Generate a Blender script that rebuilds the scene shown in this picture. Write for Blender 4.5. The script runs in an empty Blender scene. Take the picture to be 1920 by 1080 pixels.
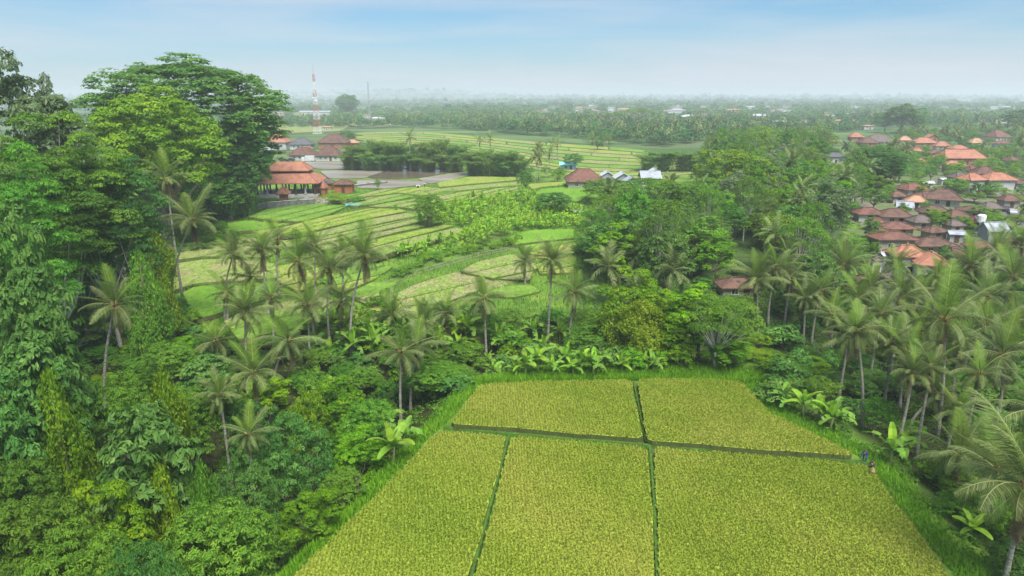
import bpy, math, random
import numpy as np
from mathutils import Vector, Matrix

# ------------------------------------------------------------------ camera, sky, sun, exposure
SC = bpy.context.scene
COL = SC.collection
HC = 34.0
PITCH = math.radians(15.7)
F = 1280.0
cam = bpy.data.cameras.new('camera')
cam.sensor_width = 36.0
cam.lens = 36.0 * F / 1920.0
cam.clip_start = 0.5
cam.clip_end = 60000.0
camo = bpy.data.objects.new('camera', cam)
COL.objects.link(camo)
camo.location = (0, 0, HC)
camo.rotation_euler = (math.pi / 2 - PITCH, 0, 0)
SC.camera = camo

SUN_EL, SUN_AZ = math.radians(62), math.radians(158)
sun = bpy.data.lights.new('sun', 'SUN')
sun.energy = 3.5
sun.angle = math.radians(38)
sun.color = (1.0, 0.965, 0.9)
suno = bpy.data.objects.new('sun', sun)
COL.objects.link(suno)
suno.rotation_euler = (math.pi / 2 - SUN_EL, 0, math.pi - SUN_AZ)

W = bpy.data.worlds.new('World')
SC.world = W
W.use_nodes = True
nt = W.node_tree
nt.nodes.clear()
wo = nt.nodes.new('ShaderNodeOutputWorld')
bg = nt.nodes.new('ShaderNodeBackground')
bg.inputs['Strength'].default_value = 0.10
sky = nt.nodes.new('ShaderNodeTexSky')
sky.sky_type = 'NISHITA'
sky.sun_disc = False
sky.sun_elevation = SUN_EL
sky.sun_rotation = SUN_AZ
sky.air_density = 1.0
sky.dust_density = 0.6
sky.ozone_density = 1.2
tc = nt.nodes.new('ShaderNodeTexCoord')
mp = nt.nodes.new('ShaderNodeMapping')
mp.inputs['Scale'].default_value = (1.0, 1.0, 10.0)
mp.inputs['Location'].default_value = (3.1, 0.4, 0.0)
nz = nt.nodes.new('ShaderNodeTexNoise')
nz.inputs['Scale'].default_value = 1.9
nz.inputs['Detail'].default_value = 7.0
nz.inputs['Roughness'].default_value = 0.55
nz.inputs['Distortion'].default_value = 0.5
rp = nt.nodes.new('ShaderNodeValToRGB')
rp.color_ramp.elements[0].position = 0.38
rp.color_ramp.elements[0].color = (0.04, 0.04, 0.04, 1)
rp.color_ramp.elements[1].position = 0.80
rp.color_ramp.elements[1].color = (0.75, 0.75, 0.75, 1)
mx = nt.nodes.new('ShaderNodeMix')
mx.data_type = 'RGBA'
mx.inputs[7].default_value = (3.1, 3.4, 3.75, 1)
L = nt.links.new
L(tc.outputs['Generated'], mp.inputs['Vector'])
L(mp.outputs['Vector'], nz.inputs['Vector'])
L(nz.outputs['Fac'], rp.inputs['Fac'])
tn = nt.nodes.new('ShaderNodeMix')
tn.data_type = 'RGBA'
tn.blend_type = 'MULTIPLY'
tn.inputs[0].default_value = 1.0
tn.inputs[7].default_value = (0.24, 0.455, 0.60, 1)
L(sky.outputs['Color'], tn.inputs[6])
L(tn.outputs[2], mx.inputs[6])
# thin cloud and mist thicken towards the horizon all the way round
sz0 = nt.nodes.new('ShaderNodeSeparateXYZ')
L(tc.outputs['Generated'], sz0.inputs[0])
hm = nt.nodes.new('ShaderNodeMapRange')
hm.inputs[1].default_value = 0.0
hm.inputs[2].default_value = 0.11
hm.inputs[3].default_value = 0.75
hm.inputs[4].default_value = 0.0
L(sz0.outputs['Z'], hm.inputs[0])
mad = nt.nodes.new('ShaderNodeMath')
mad.operation = 'ADD'
mad.use_clamp = True
L(hm.outputs[0], mad.inputs[0])
L(rp.outputs['Color'], mad.inputs[1])
L(mad.outputs[0], mx.inputs[0])
L(mx.outputs[2], bg.inputs['Color'])
L(bg.outputs['Background'], wo.inputs['Surface'])

SC.view_settings.view_transform = 'Standard'
SC.view_settings.look = 'None'
SC.view_settings.exposure = 1.12
SC.view_settings.gamma = 1.0
SC.view_settings.use_curve_mapping = False
SC.render.engine = 'CYCLES'
cy = SC.cycles
cy.use_denoising = True
cy.max_bounces = 6
cy.diffuse_bounces = 4
cy.glossy_bounces = 1
cy.transmission_bounces = 3
cy.transparent_max_bounces = 4
cy.volume_bounces = 3
cy.caustics_reflective = False
cy.caustics_refractive = False
cy.sample_clamp_indirect = 4.0

RND = random.Random(7)
NP = np.random.default_rng(11)
cp, sp = math.cos(PITCH), math.sin(PITCH)


# ------------------------------------------------------------------ geometry of the picture -> places on the ground
def ray(px, py):
    u, v = (px - 960) / F, (540 - py) / F
    return (u, cp + v * sp, -sp + v * cp)


def onplane(px, py, z):
    d = ray(px, py)
    t = (z - HC) / d[2]
    return d[0] * t, d[1] * t


def proj(x, y, z):
    d = y * cp + (HC - z) * sp
    w = (z - HC) * cp + y * sp
    if d < 1:
        return -9999, -9999, d
    return 960 + F * x / d, 540 - F * w / d, d


def inpoly(px, py, poly):
    px, py = np.asarray(px, float), np.asarray(py, float)
    r = np.zeros(px.shape, bool)
    n = len(poly)
    for i in range(n):
        x0, y0 = poly[i]
        x1, y1 = poly[(i + 1) % n]
        if y0 == y1:
            continue
        c = ((y0 > py) != (y1 > py)) & (px < (x1 - x0) * (py - y0) / (y1 - y0) + x0)
        r ^= c
    return r


def seg_dist(x, y, P):
    best = np.full(np.shape(x), 1e9)
    val = np.zeros(np.shape(x))
    for i in range(len(P) - 1):
        ax, ay, av = P[i]
        bx, by, bv = P[i + 1]
        dx, dy = bx - ax, by - ay
        t = np.clip(((x - ax) * dx + (y - ay) * dy) / (dx * dx + dy * dy), 0, 1)
        d = np.hypot(x - ax - t * dx, y - ay - t * dy)
        m = d < best
        best = np.where(m, d, best)
        val = np.where(m, av + t * (bv - av), val)
    return best, val


FIELD_PX = [(905, 722), (1050, 714), (1190, 711), (1390, 716), (1440, 770), (1520, 812), (1612, 852), (1640, 880), (1700, 965),
            (1745, 1020), (1800, 1085), (1860, 1180), (440, 1180), (540, 1085), (700, 932), (815, 808), (832, 798), (870, 755)]
FIELD = [onplane(a, b, 0) for a, b in FIELD_PX]
RAV = [(-27, -20, 9.0), (-25, 45, 9.0), (-22, 64, 8.0), (-15, 84, 5.0), (2, 94, 3.4), (35, 96, 3.0), (80, 92, 3.0)]


def sst(a, b, x):
    t = np.clip((x - a) / (b - a), 0, 1)
    return t * t * (3 - 2 * t)


def terr(x, y):
    x, y = np.asarray(x, float), np.asarray(y, float)
    z = 3.2 * sst(104, 235, y) * sst(-260, -60, x) + 0.0 * x
    z = z - 2.6 * sst(30, 46, x) * sst(115, 92, y)
    z = z - 3.0 * sst(-14, -30, x) * sst(108, 90, y)
    d, dep = seg_dist(x, y, RAV)
    z = z - dep * np.exp(-(d / (4 + dep * 0.75)) ** 2)
    z = z + np.where(y > 100, 0.08, 0.35) * np.sin(x * 0.11 + 1.3 * np.sin(y * 0.05)) * np.cos(y * 0.09) * sst(20, 120, np.hypot(x, y))
    # flat where the rice plots lie
    fx, fy = np.array([p[0] for p in FIELD]), np.array([p[1] for p in FIELD])
    ring = [(fx[i], fy[i], 0.0) for i in range(len(fx))] + [(fx[0], fy[0], 0.0)]
    fd, _ = seg_dist(x, y, ring)
    ins = inpoly(x, y, FIELD)
    m = np.where(ins, 1.0, sst(5.5, 0.5, fd))
    z = z * (1 - m) + (-0.25) * m
    z = z + 60 * sst(5200, 6500, y) * np.exp(-((x + 900) / 700.0) ** 2) + 45 * sst(5600, 7600, y) * np.exp(-((x + 2300) / 1500.0) ** 2)
    z = np.minimum(z, 66.0)
    return z


def tz(x, y):
    return float(terr(np.array([x]), np.array([y]))[0])


def gp(px, py):
    z = 0.0
    for _ in range(14):
        x, y = onplane(px, py, z)
        z = 0.5 * z + 0.5 * tz(x, y)
    return x, y, z


# ------------------------------------------------------------------ helpers: materials
MATS = {}


def newmat(name):
    m = bpy.data.materials.new(name)
    m.use_nodes = True
    n = m.node_tree
    n.nodes.clear()
    out = n.nodes.new('ShaderNodeOutputMaterial')
    return m, n, out


def ramp(n, stops):
    r = n.nodes.new('ShaderNodeValToRGB')
    e = r.color_ramp.elements
    e[0].position, e[0].color = stops[0][0], (*stops[0][1], 1)
    e[1].position, e[1].color = stops[-1][0], (*stops[-1][1], 1)
    for p, c in stops[1:-1]:
        q = e.new(p)
        q.color = (*c, 1)
    return r


def leafmat(name, dark, mid, light, accent=None, trans=0.45, hv=0.018, vv=0.22, rough=0.5):
    m, n, out = newmat(name)
    at = n.nodes.new('ShaderNodeAttribute')
    at.attribute_name = 'tint'
    stops = [(0.0, dark), (0.5, mid), (0.93, light)]
    if accent:
        stops.append((1.0, accent))
    r = ramp(n, stops)
    n.links.new(at.outputs['Fac'], r.inputs['Fac'])
    oi = n.nodes.new('ShaderNodeObjectInfo')
    hs = n.nodes.new('ShaderNodeHueSaturation')
    mr = n.nodes.new('ShaderNodeMapRange')
    mr.inputs[3].default_value = 0.5 - hv
    mr.inputs[4].default_value = 0.5 + hv
    n.links.new(oi.outputs['Random'], mr.inputs[0])
    n.links.new(mr.outputs[0], hs.inputs['Hue'])
    mu = n.nodes.new('ShaderNodeMath')
    mu.operation = 'MULTIPLY'
    mu.inputs[1].default_value = 7.31
    fr = n.nodes.new('ShaderNodeMath')
    fr.operation = 'FRACT'
    n.links.new(oi.outputs['Random'], mu.inputs[0])
    n.links.new(mu.outputs[0], fr.inputs[0])
    mv = n.nodes.new('ShaderNodeMapRange')
    mv.inputs[3].default_value = 1 - vv
    mv.inputs[4].default_value = 1 + vv
    n.links.new(fr.outputs[0], mv.inputs[0])
    n.links.new(mv.outputs[0], hs.inputs['Value'])
    n.links.new(r.outputs['Color'], hs.inputs['Color'])
    p = n.nodes.new('ShaderNodeBsdfPrincipled')
    p.inputs['Roughness'].default_value = rough
    p.inputs['Specular IOR Level'].default_value = 0.22
    n.links.new(hs.outputs['Color'], p.inputs['Base Color'])
    t = n.nodes.new('ShaderNodeBsdfTranslucent')
    n.links.new(hs.outputs['Color'], t.inputs['Color'])
    ms = n.nodes.new('ShaderNodeMixShader')
    ms.inputs[0].default_value = trans
    n.links.new(p.outputs[0], ms.inputs[1])
    n.links.new(t.outputs[0], ms.inputs[2])
    n.links.new(ms.outputs[0], out.inputs['Surface'])
    return m


def noisemat(name, cols, scale=0.5, detail=6, rough=0.85, bump=0.0, bscale=4.0, stretch=(1, 1, 1), spec=0.2, rot=0.0):
    m, n, out = newmat(name)
    g = n.nodes.new('ShaderNodeNewGeometry')
    mp_ = n.nodes.new('ShaderNodeMapping')
    mp_.inputs['Scale'].default_value = stretch
    mp_.inputs['Rotation'].default_value = (0, 0, rot)
    n.links.new(g.outputs['Position'], mp_.inputs['Vector'])
    z = n.nodes.new('ShaderNodeTexNoise')
    z.inputs['Scale'].default_value = scale
    z.inputs['Detail'].default_value = detail
    z.inputs['Roughness'].default_value = 0.65
    n.links.new(mp_.outputs[0], z.inputs['Vector'])
    k = len(cols)
    r = ramp(n, [(0.32 + 0.36 * i / (k - 1), c) for i, c in enumerate(cols)])
    n.links.new(z.outputs['Fac'], r.inputs['Fac'])
    p = n.nodes.new('ShaderNodeBsdfPrincipled')
    p.inputs['Roughness'].default_value = rough
    p.inputs['Specular IOR Level'].default_value = spec
    n.links.new(r.outputs['Color'], p.inputs['Base Color'])
    if bump:
        z2 = n.nodes.new('ShaderNodeTexNoise')
        z2.inputs['Scale'].default_value = bscale
        z2.inputs['Detail'].default_value = 4
        n.links.new(mp_.outputs[0], z2.inputs['Vector'])
        b = n.nodes.new('ShaderNodeBump')
        b.inputs['Strength'].default_value = bump
        b.inputs['Distance'].default_value = 0.3
        n.links.new(z2.outputs['Fac'], b.inputs['Height'])
        n.links.new(b.outputs[0], p.inputs['Normal'])
    n.links.new(p.outputs[0], out.inputs['Surface'])
    return m


def roofmat(name, c0, c1, rows=3.2):
    m, n, out = newmat(name)
    tc_ = n.nodes.new('ShaderNodeTexCoord')
    z = n.nodes.new('ShaderNodeTexNoise')
    z.inputs['Scale'].default_value = 0.55
    z.inputs['Detail'].default_value = 10
    z.inputs['Roughness'].default_value = 0.7
    oi = n.nodes.new('ShaderNodeObjectInfo')
    va = n.nodes.new('ShaderNodeVectorMath')
    va.operation = 'ADD'
    cmb = n.nodes.new('ShaderNodeMath')
    cmb.operation = 'MULTIPLY'
    cmb.inputs[1].default_value = 80
    n.links.new(oi.outputs['Random'], cmb.inputs[0])
    n.links.new(tc_.outputs['Object'], va.inputs[0])
    n.links.new(cmb.outputs[0], va.inputs[1])
    n.links.new(va.outputs[0], z.inputs['Vector'])
    r = ramp(n, [(0.36, c0), (0.48, tuple((a + b) / 2 for a, b in zip(c0, c1))), (0.58, c1), (0.68, tuple(q * 0.62 for q in c0))])
    n.links.new(z.outputs['Fac'], r.inputs['Fac'])
    wv = n.nodes.new('ShaderNodeTexWave')
    wv.wave_type = 'BANDS'
    wv.bands_direction = 'Z'
    wv.inputs['Scale'].default_value = rows
    n.links.new(tc_.outputs['Object'], wv.inputs['Vector'])
    b = n.nodes.new('ShaderNodeBump')
    b.inputs['Strength'].default_value = 0.6
    b.inputs['Distance'].default_value = 0.06
    n.links.new(wv.outputs['Fac'], b.inputs['Height'])
    p = n.nodes.new('ShaderNodeBsdfPrincipled')
    p.inputs['Roughness'].default_value = 0.8
    n.links.new(r.outputs['Color'], p.inputs['Base Color'])
    n.links.new(b.outputs[0], p.inputs['Normal'])
    n.links.new(p.outputs[0], out.inputs['Surface'])
    return m


def flat(name, c, rough=0.6, metal=0.0):
    return noisemat(name, [tuple(x * 0.86 for x in c), c, tuple(min(1, x * 1.08) for x in c)], scale=1.3, rough=rough)


LM = {
    'mid': leafmat('leaf_mid_green', (0.066, 0.167, 0.016), (0.123, 0.290, 0.022), (0.246, 0.431, 0.039)),
    'deep': leafmat('leaf_deep_green', (0.055, 0.146, 0.023), (0.105, 0.249, 0.038), (0.223, 0.392, 0.065)),
    'bluish': leafmat('leaf_bluish_green', (0.052, 0.142, 0.025), (0.102, 0.241, 0.039), (0.213, 0.370, 0.077), hv=0.012),
    'bright': leafmat('leaf_bright_green', (0.079, 0.209, 0.006), (0.172, 0.363, 0.007), (0.356, 0.517, 0.013)),
    'yellow': leafmat('leaf_yellow_green', (0.095, 0.204, 0.009), (0.196, 0.339, 0.013), (0.377, 0.480, 0.022)),
    'olive': leafmat('leaf_olive', (0.087, 0.168, 0.029), (0.161, 0.269, 0.049), (0.285, 0.392, 0.087)),
    'grey': leafmat('leaf_grey_green', (0.10, 0.17, 0.05), (0.18, 0.26, 0.09), (0.40, 0.44, 0.26)),
    'palm': leafmat('palm_frond_green', (0.078, 0.125, 0.030), (0.148, 0.205, 0.052), (0.31, 0.355, 0.13), trans=0.36, hv=0.014, vv=0.25),
    'palmy': leafmat('palm_frond_young', (0.097, 0.198, 0.022), (0.173, 0.291, 0.032), (0.302, 0.416, 0.064), hv=0.012, vv=0.15),
    'dead': leafmat('palm_frond_dead', (0.160, 0.110, 0.060), (0.240, 0.165, 0.095), (0.340, 0.250, 0.150), hv=0.01, vv=0.2),
    'banana': leafmat('banana_leaf_green', (0.106, 0.231, 0.026), (0.185, 0.352, 0.041), (0.317, 0.484, 0.075), trans=0.4, hv=0.012, vv=0.2),
    'bananay': leafmat('banana_leaf_bright', (0.145, 0.297, 0.022), (0.277, 0.484, 0.034), (0.515, 0.638, 0.075), trans=0.45, hv=0.015, vv=0.2),
    'bamboo': leafmat('bamboo_leaf', (0.082, 0.185, 0.032), (0.155, 0.296, 0.049), (0.278, 0.419, 0.077), trans=0.4),
    'rice': leafmat('rice_leaf', (0.153, 0.274, 0.022), (0.304, 0.380, 0.042), (0.480, 0.458, 0.098), (0.527, 0.465, 0.140), trans=0.3, hv=0.003, vv=0.03),
    'grass': leafmat('grass_blade', (0.079, 0.220, 0.007), (0.158, 0.363, 0.011), (0.304, 0.506, 0.019), trans=0.4, hv=0.0, vv=0.0),
    'under': leafmat('undergrowth_leaf', (0.052, 0.142, 0.013), (0.114, 0.265, 0.019), (0.254, 0.407, 0.035), hv=0.0, vv=0.0),
    'far': leafmat('distant_foliage', (0.045, 0.115, 0.024), (0.080, 0.185, 0.034), (0.150, 0.280, 0.052), hv=0.03, vv=0.3),
}
M_bark = noisemat('bark_grey_brown', [(0.11, 0.085, 0.06), (0.2, 0.165, 0.125), (0.3, 0.27, 0.22)], scale=2.5, bump=0.5, bscale=9)
M_barkp = noisemat('bark_pale', [(0.36, 0.33, 0.27), (0.50, 0.47, 0.40), (0.60, 0.57, 0.50)], scale=2.0, bump=0.4, bscale=8)
M_palmt = noisemat('palm_trunk_grey', [(0.19, 0.17, 0.135), (0.30, 0.275, 0.225), (0.42, 0.39, 0.33)], scale=1.2, stretch=(1, 1, 4), bump=0.5, bscale=3)
M_stemb = noisemat('banana_stem', [(0.14, 0.17, 0.05), (0.24, 0.27, 0.09), (0.3, 0.25, 0.12)], scale=2, stretch=(3, 3, 0.5))
M_nut = noisemat('coconut_husk', [(0.25, 0.17, 0.03), (0.42, 0.24, 0.05), (0.30, 0.32, 0.06)], scale=3)
M_sheath = noisemat('palm_sheath', [(0.22, 0.10, 0.035), (0.34, 0.17, 0.06), (0.42, 0.26, 0.11)], scale=4)


# ------------------------------------------------------------------ helpers: meshes and objects
def mk(name, V, Fc, mat, tint=None, smooth=False, midx=None):
    V = np.asarray(V, np.float32)
    Fc = np.asarray(Fc, np.int32)
    me = bpy.data.meshes.new(name)
    k = Fc.shape[1]
    me.vertices.add(len(V))
    me.vertices.foreach_set('co', V.ravel())
    me.loops.add(Fc.size)
    me.loops.foreach_set('vertex_index', Fc.ravel())
    me.polygons.add(len(Fc))
    me.polygons.foreach_set('loop_start', np.arange(0, Fc.size, k, dtype=np.int32))
    if midx is not None:
        me.polygons.foreach_set('material_index', np.asarray(midx, np.int32))
    for m in (mat if isinstance(mat, (list, tuple)) else [mat]):
        me.materials.append(m)
    if tint is not None:
        a = me.attributes.new('tint', 'FLOAT', 'FACE')
        a.data.foreach_set('value', np.clip(np.asarray(tint, np.float32), 0, 1))
    me.update(calc_edges=True)
    if not smooth:
        me.shade_flat()
    return me


class MB:
    def __init__(s):
        s.v, s.f, s.m = [], [], []

    def add(s, vs, fs, m=0):
        b = len(s.v)
        s.v += [tuple(v) for v in vs]
        s.f += [tuple(i + b for i in f) for f in fs]
        s.m += [m] * len(fs)
        return s

    def box(s, cx, cy, cz, sx, sy, sz, rz=0.0, m=0, ty=1.0):
        c, n = math.cos(rz), math.sin(rz)
        vs = []
        for k, zz in enumerate((-0.5, 0.5)):
            q = ty if k else 1.0
            for xx, yy in ((-.5, -.5), (.5, -.5), (.5, .5), (-.5, .5)):
                x, y = xx * sx * q, yy * sy * q
                vs.append((cx + x * c - y * n, cy + x * n + y * c, cz + zz * sz))
        s.add(vs, [(0, 3, 2, 1), (4, 5, 6, 7), (0, 1, 5, 4), (1, 2, 6, 5), (2, 3, 7, 6), (3, 0, 4, 7)], m)
        return s

    def tube(s, pts, rad, n=7, m=0, cap=True):
        pts = [Vector(p) for p in pts]
        b = len(s.v)
        for i, p in enumerate(pts):
            t = (pts[min(i + 1, len(pts) - 1)] - pts[max(i - 1, 0)])
            t = t.normalized() if t.length > 1e-6 else Vector((0, 0, 1))
            a = t.cross(Vector((0.13, 1, 0.21))).normalized()
            c = t.cross(a)
            r = rad[i] if isinstance(rad, (list, tuple)) else rad
            for j in range(n):
                th = 2 * math.pi * j / n
                s.v.append(tuple(p + a * (r * math.cos(th)) + c * (r * math.sin(th))))
        for i in range(len(pts) - 1):
            for j in range(n):
                k = (j + 1) % n
                s.f.append((b + i * n + j, b + i * n + k, b + (i + 1) * n + k, b + (i + 1) * n + j))
                s.m.append(m)
        if cap:
            s.f.append(tuple(b + (len(pts) - 1) * n + j for j in range(n)))
            s.m.append(m)
            s.f.append(tuple(b + j for j in reversed(range(n))))
            s.m.append(m)
        return s

    def ball(s, c, r, n=6, rows=4, sz=1.0, m=0):
        b = len(s.v)
        s.v.append((c[0], c[1], c[2] - r * sz))
        for i in range(1, rows):
            ph = -math.pi / 2 + math.pi * i / rows
            for j in range(n):
                th = 2 * math.pi * j / n
                s.v.append((c[0] + r * math.cos(ph) * math.cos(th), c[1] + r * math.cos(ph) * math.sin(th), c[2] + r * sz * math.sin(ph)))
        s.v.append((c[0], c[1], c[2] + r * sz))
        top = len(s.v) - 1
        for j in range(n):
            k = (j + 1) % n
            s.f.append((b, b + 1 + k, b + 1 + j))
            s.f.append((top, b + 1 + (rows - 2) * n + j, b + 1 + (rows - 2) * n + k))
            s.m += [m, m]
            for i in range(rows - 2):
                s.f.append((b + 1 + i * n + j, b + 1 + i * n + k, b + 1 + (i + 1) * n + k, b + 1 + (i + 1) * n + j))
                s.m.append(m)
        return s

    def mesh(s, name, mat, smooth=False):
        me = bpy.data.meshes.new(name)
        me.from_pydata(s.v, [], s.f)
        for mm in (mat if isinstance(mat, (list, tuple)) else [mat]):
            me.materials.append(mm)
        me.polygons.foreach_set('material_index', s.m)
        if smooth:
            me.shade_smooth()
        else:
            me.shade_flat()
        return me

    def build(s, name, mat, parent=None, smooth=False):
        return link(name, s.mesh(name, mat, smooth), parent)


def link(name, me, parent=None, loc=None, rot=None, scale=None):
    o = bpy.data.objects.new(name, me)
    COL.objects.link(o)
    if parent is not None:
        o.parent = parent
    if loc is not None:
        o.location = loc
    if rot is not None:
        o.rotation_euler = rot
    if scale is not None:
        o.scale = scale if isinstance(scale, (list, tuple)) else (scale,) * 3
    return o


def tag(o, label=None, cat=None, group=None, kind=None):
    if label:
        o['label'] = label
    if cat:
        o['category'] = cat
    if group:
        o['group'] = group
    if kind:
        o['kind'] = kind
    return o


ORD = ['first', 'second', 'third', 'fourth', 'fifth', 'sixth', 'seventh', 'eighth', 'ninth', 'tenth', 'eleventh', 'twelfth',
       'thirteenth', 'fourteenth', 'fifteenth', 'sixteenth', 'seventeenth', 'eighteenth', 'nineteenth', 'twentieth']
ORD += ['twenty ' + q for q in ORD[:9]]
ORD += ['thirtieth'] + ['thirty ' + q for q in ORD[:9]] + ['fortieth'] + ['forty ' + q for q in ORD[:9]] + ['fiftieth']
ORD = [q.replace('twenty ', 'twenty-').replace('thirty ', 'thirty-').replace('forty ', 'forty-') for q in ORD]
ZONES = {}


def zone(key, o, what, px):
    """remember a thing to be labelled by its order from left to right once its row is complete"""
    ZONES.setdefault(key, []).append((px, o, what))


def norm(a):
    return a / np.maximum(np.linalg.norm(a, axis=1, keepdims=True), 1e-9)


def leaf_quads(C, N, Ls, asp, rng, T=None, droop=0.12):
    n = len(C)
    if T is None:
        T = norm(np.cross(N, rng.normal(size=(n, 3))))
    B = np.cross(N, T)
    Ls = np.broadcast_to(np.asarray(Ls, float), (n,))[:, None]
    v0 = C - T * Ls * 0.5
    v1 = C + B * Ls * asp * 0.5 + T * Ls * 0.05
    v2 = C + T * Ls * 0.5 - N * Ls * droop
    v3 = C - B * Ls * asp * 0.5 + T * Ls * 0.05
    V = np.stack([v0, v1, v2, v3], 1).reshape(-1, 3)
    Fc = np.arange(4 * n).reshape(n, 4)
    return V, Fc


def crown_arrays(seed, R, lobes=18, lobe_r=0.42, ncl=40, clr=0.55, nl=18, leaf=0.35, flat=0.75, zmin=-0.3, asp=0.45,
                 up=0.7, pos=(0.5, 0.85), top=1.0, cull=0.72, dome=0.45):
    rng = np.random.default_rng(seed)
    R = np.array(R, float)
    D = []
    i = 0
    ga = math.pi * (3 - math.sqrt(5))
    for i in range(lobes):
        z = zmin + (top - zmin) * (i + 0.5) / lobes
        z = min(z, 0.99)
        r = math.sqrt(max(0, 1 - z * z))
        a = ga * i + rng.uniform(-0.4, 0.4)
        D.append((r * math.cos(a), r * math.sin(a), z))
    D = np.array(D)
    LC = D * R * rng.uniform(pos[0], pos[1], (lobes, 1)) + rng.normal(size=(lobes, 3)) * R * 0.06
    LR = lobe_r * R[0] * rng.uniform(0.7, 1.25, lobes)
    cd = norm(rng.normal(size=(lobes * ncl, 3)))
    cd[:, 2] = np.where(cd[:, 2] < -0.35, -cd[:, 2], cd[:, 2])
    li = np.repeat(np.arange(lobes), ncl)
    CC = LC[li] + cd * LR[li][:, None] * np.array([1, 1, flat]) * rng.uniform(0.8, 1.08, (lobes * ncl, 1))
    keep = np.ones(len(CC), bool)
    for k in range(lobes):
        d = np.linalg.norm((CC - LC[k]) / np.array([1, 1, flat]), axis=1)
        keep &= ~((d < LR[k] * cull) & (li != k))
    CC, cd, li = CC[keep], cd[keep], li[keep]
    lt = rng.uniform(-0.12, 0.12, lobes)
    ct = 0.45 + lt[li] + rng.normal(size=len(CC)) * 0.13
    n = len(CC) * nl
    ci = np.repeat(np.arange(len(CC)), nl)
    od = norm(rng.normal(size=(n, 3)))
    od[:, 2] = np.abs(od[:, 2]) * 1.0 - 0.15
    C = CC[ci] + od * clr * rng.uniform(0.45, 1.0, (n, 1)) * np.array([1, 1, dome])
    N = norm(od + cd[ci] * 0.6 + np.array([0, 0, up]) + rng.normal(size=(n, 3)) * 0.35)
    V, Fc = leaf_quads(C, N, leaf * rng.uniform(0.65, 1.25, n), asp, rng)
    t = ct[ci] + rng.normal(size=n) * 0.14
    return V, Fc, t, LC, LR


def trunk_mb(H, zc, LC, r0, seed, lean=0.0, limbs=12, n=7, bare=0.5):
    rr = random.Random(seed)
    mb = MB()
    fork = Vector((lean * zc * bare, 0.02 * zc, zc * bare))
    pts = [Vector((0, 0, -1.0)), Vector((0, 0, 0.3)), fork * 0.5 + Vector((rr.uniform(-.2, .2), rr.uniform(-.2, .2), 0)), fork]
    mb.tube(pts, [r0 * 1.5, r0 * 1.15, r0 * 0.85, r0 * 0.7], n)
    top = Vector((0, 0, zc))
    for k, c in enumerate(LC[:limbs]):
        c = Vector(c) + top
        mid = fork.lerp(c, 0.5) + Vector((rr.uniform(-.3, .3), rr.uniform(-.3, .3), -0.06 * H * rr.random()))
        mb.tube([fork, fork.lerp(mid, 0.5), mid, c], [r0 * 0.5, r0 * 0.4, r0 * 0.26, r0 * 0.09], 5, cap=False)
    return mb


PROTO = {}


def proto(kind, seed, R, zc, mat, r0=0.3, bark=None, limbs=12, bare=0.5, lean=0.0, **kw):
    V, Fc, t, LC, LR = crown_arrays(seed, R, **kw)
    V = V + np.array([0, 0, zc])
    H = float(np.quantile(V[:, 2], 0.998))
    w = float(np.quantile(np.abs(V[:, 0]), 0.985)) * 2
    PROTO[kind] = dict(crown=mk(kind + '_crown', V, Fc, LM[mat] if isinstance(mat, str) else mat, t),
                       trunk=trunk_mb(H, zc, LC, r0, seed, lean, limbs, bare=bare).mesh(kind + '_trunk', bark or M_bark, True), H=H, W=w)


proto('mango', 1, (4.6, 4.6, 4.0), 6.0, 'mid', lobes=26, lobe_r=0.36, ncl=46, clr=0.5, nl=24, leaf=0.30, asp=0.38)
proto('mango_b', 2, (4.6, 4.3, 3.6), 5.2, 'bluish', lobes=22, lobe_r=0.38, ncl=44, clr=0.55, nl=22, leaf=0.34, asp=0.36)
proto('layered', 3, (5.2, 5.2, 6.2), 10.0, 'mid', lobes=34, lobe_r=0.34, ncl=40, clr=0.75, nl=22, leaf=0.30, asp=0.42, flat=0.34, zmin=-0.75,
      pos=(0.55, 0.95), up=1.6, dome=0.22, bark=M_barkp, bare=0.35)
proto('highcrown', 7, (5.0, 5.0, 4.2), 15.0, 'deep', lobes=30, lobe_r=0.34, ncl=38, clr=0.75, nl=20, leaf=0.32, asp=0.42, flat=0.4, zmin=-0.6,
      pos=(0.5, 0.95), up=1.4, dome=0.25, bark=M_barkp, bare=0.66, r0=0.42)
proto('layered_b', 4, (5.4, 5.0, 5.2), 8.0, 'deep', lobes=30, lobe_r=0.36, ncl=38, clr=0.8, nl=22, leaf=0.32, asp=0.42, flat=0.4, zmin=-0.6,
      pos=(0.5, 0.95), up=1.4, dome=0.25, bark=M_barkp, bare=0.35)
proto('bigleaf', 5, (4.4, 4.4, 5.0), 7.5, 'bluish', lobes=24, lobe_r=0.36, ncl=26, clr=0.7, nl=13, leaf=0.6, asp=0.5, zmin=-0.7, up=0.9)
proto('bright', 6, (4.4, 4.2, 5.2), 6.4, 'bright', lobes=22, lobe_r=0.29, ncl=34, clr=0.5, nl=18, pos=(0.6, 1.05), leaf=0.36, asp=0.45, zmin=-0.6)
proto('mid_a', 8, (4.6, 4.4, 4.2), 6.6, 'mid', lobes=18, lobe_r=0.40, ncl=26, clr=0.8, nl=13, leaf=0.5, asp=0.5, zmin=-0.5)
proto('mid_b', 9, (4.2, 4.2, 5.0), 7.0, 'deep', lobes=18, lobe_r=0.40, ncl=26, clr=0.8, nl=13, leaf=0.5, asp=0.5, zmin=-0.6)
proto('mid_c', 10, (4.8, 4.4, 3.9), 6.8, 'olive', lobes=20, lobe_r=0.33, ncl=22, clr=0.85, nl=11, leaf=0.42, asp=0.4, zmin=-0.4, bark=M_barkp)
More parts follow.
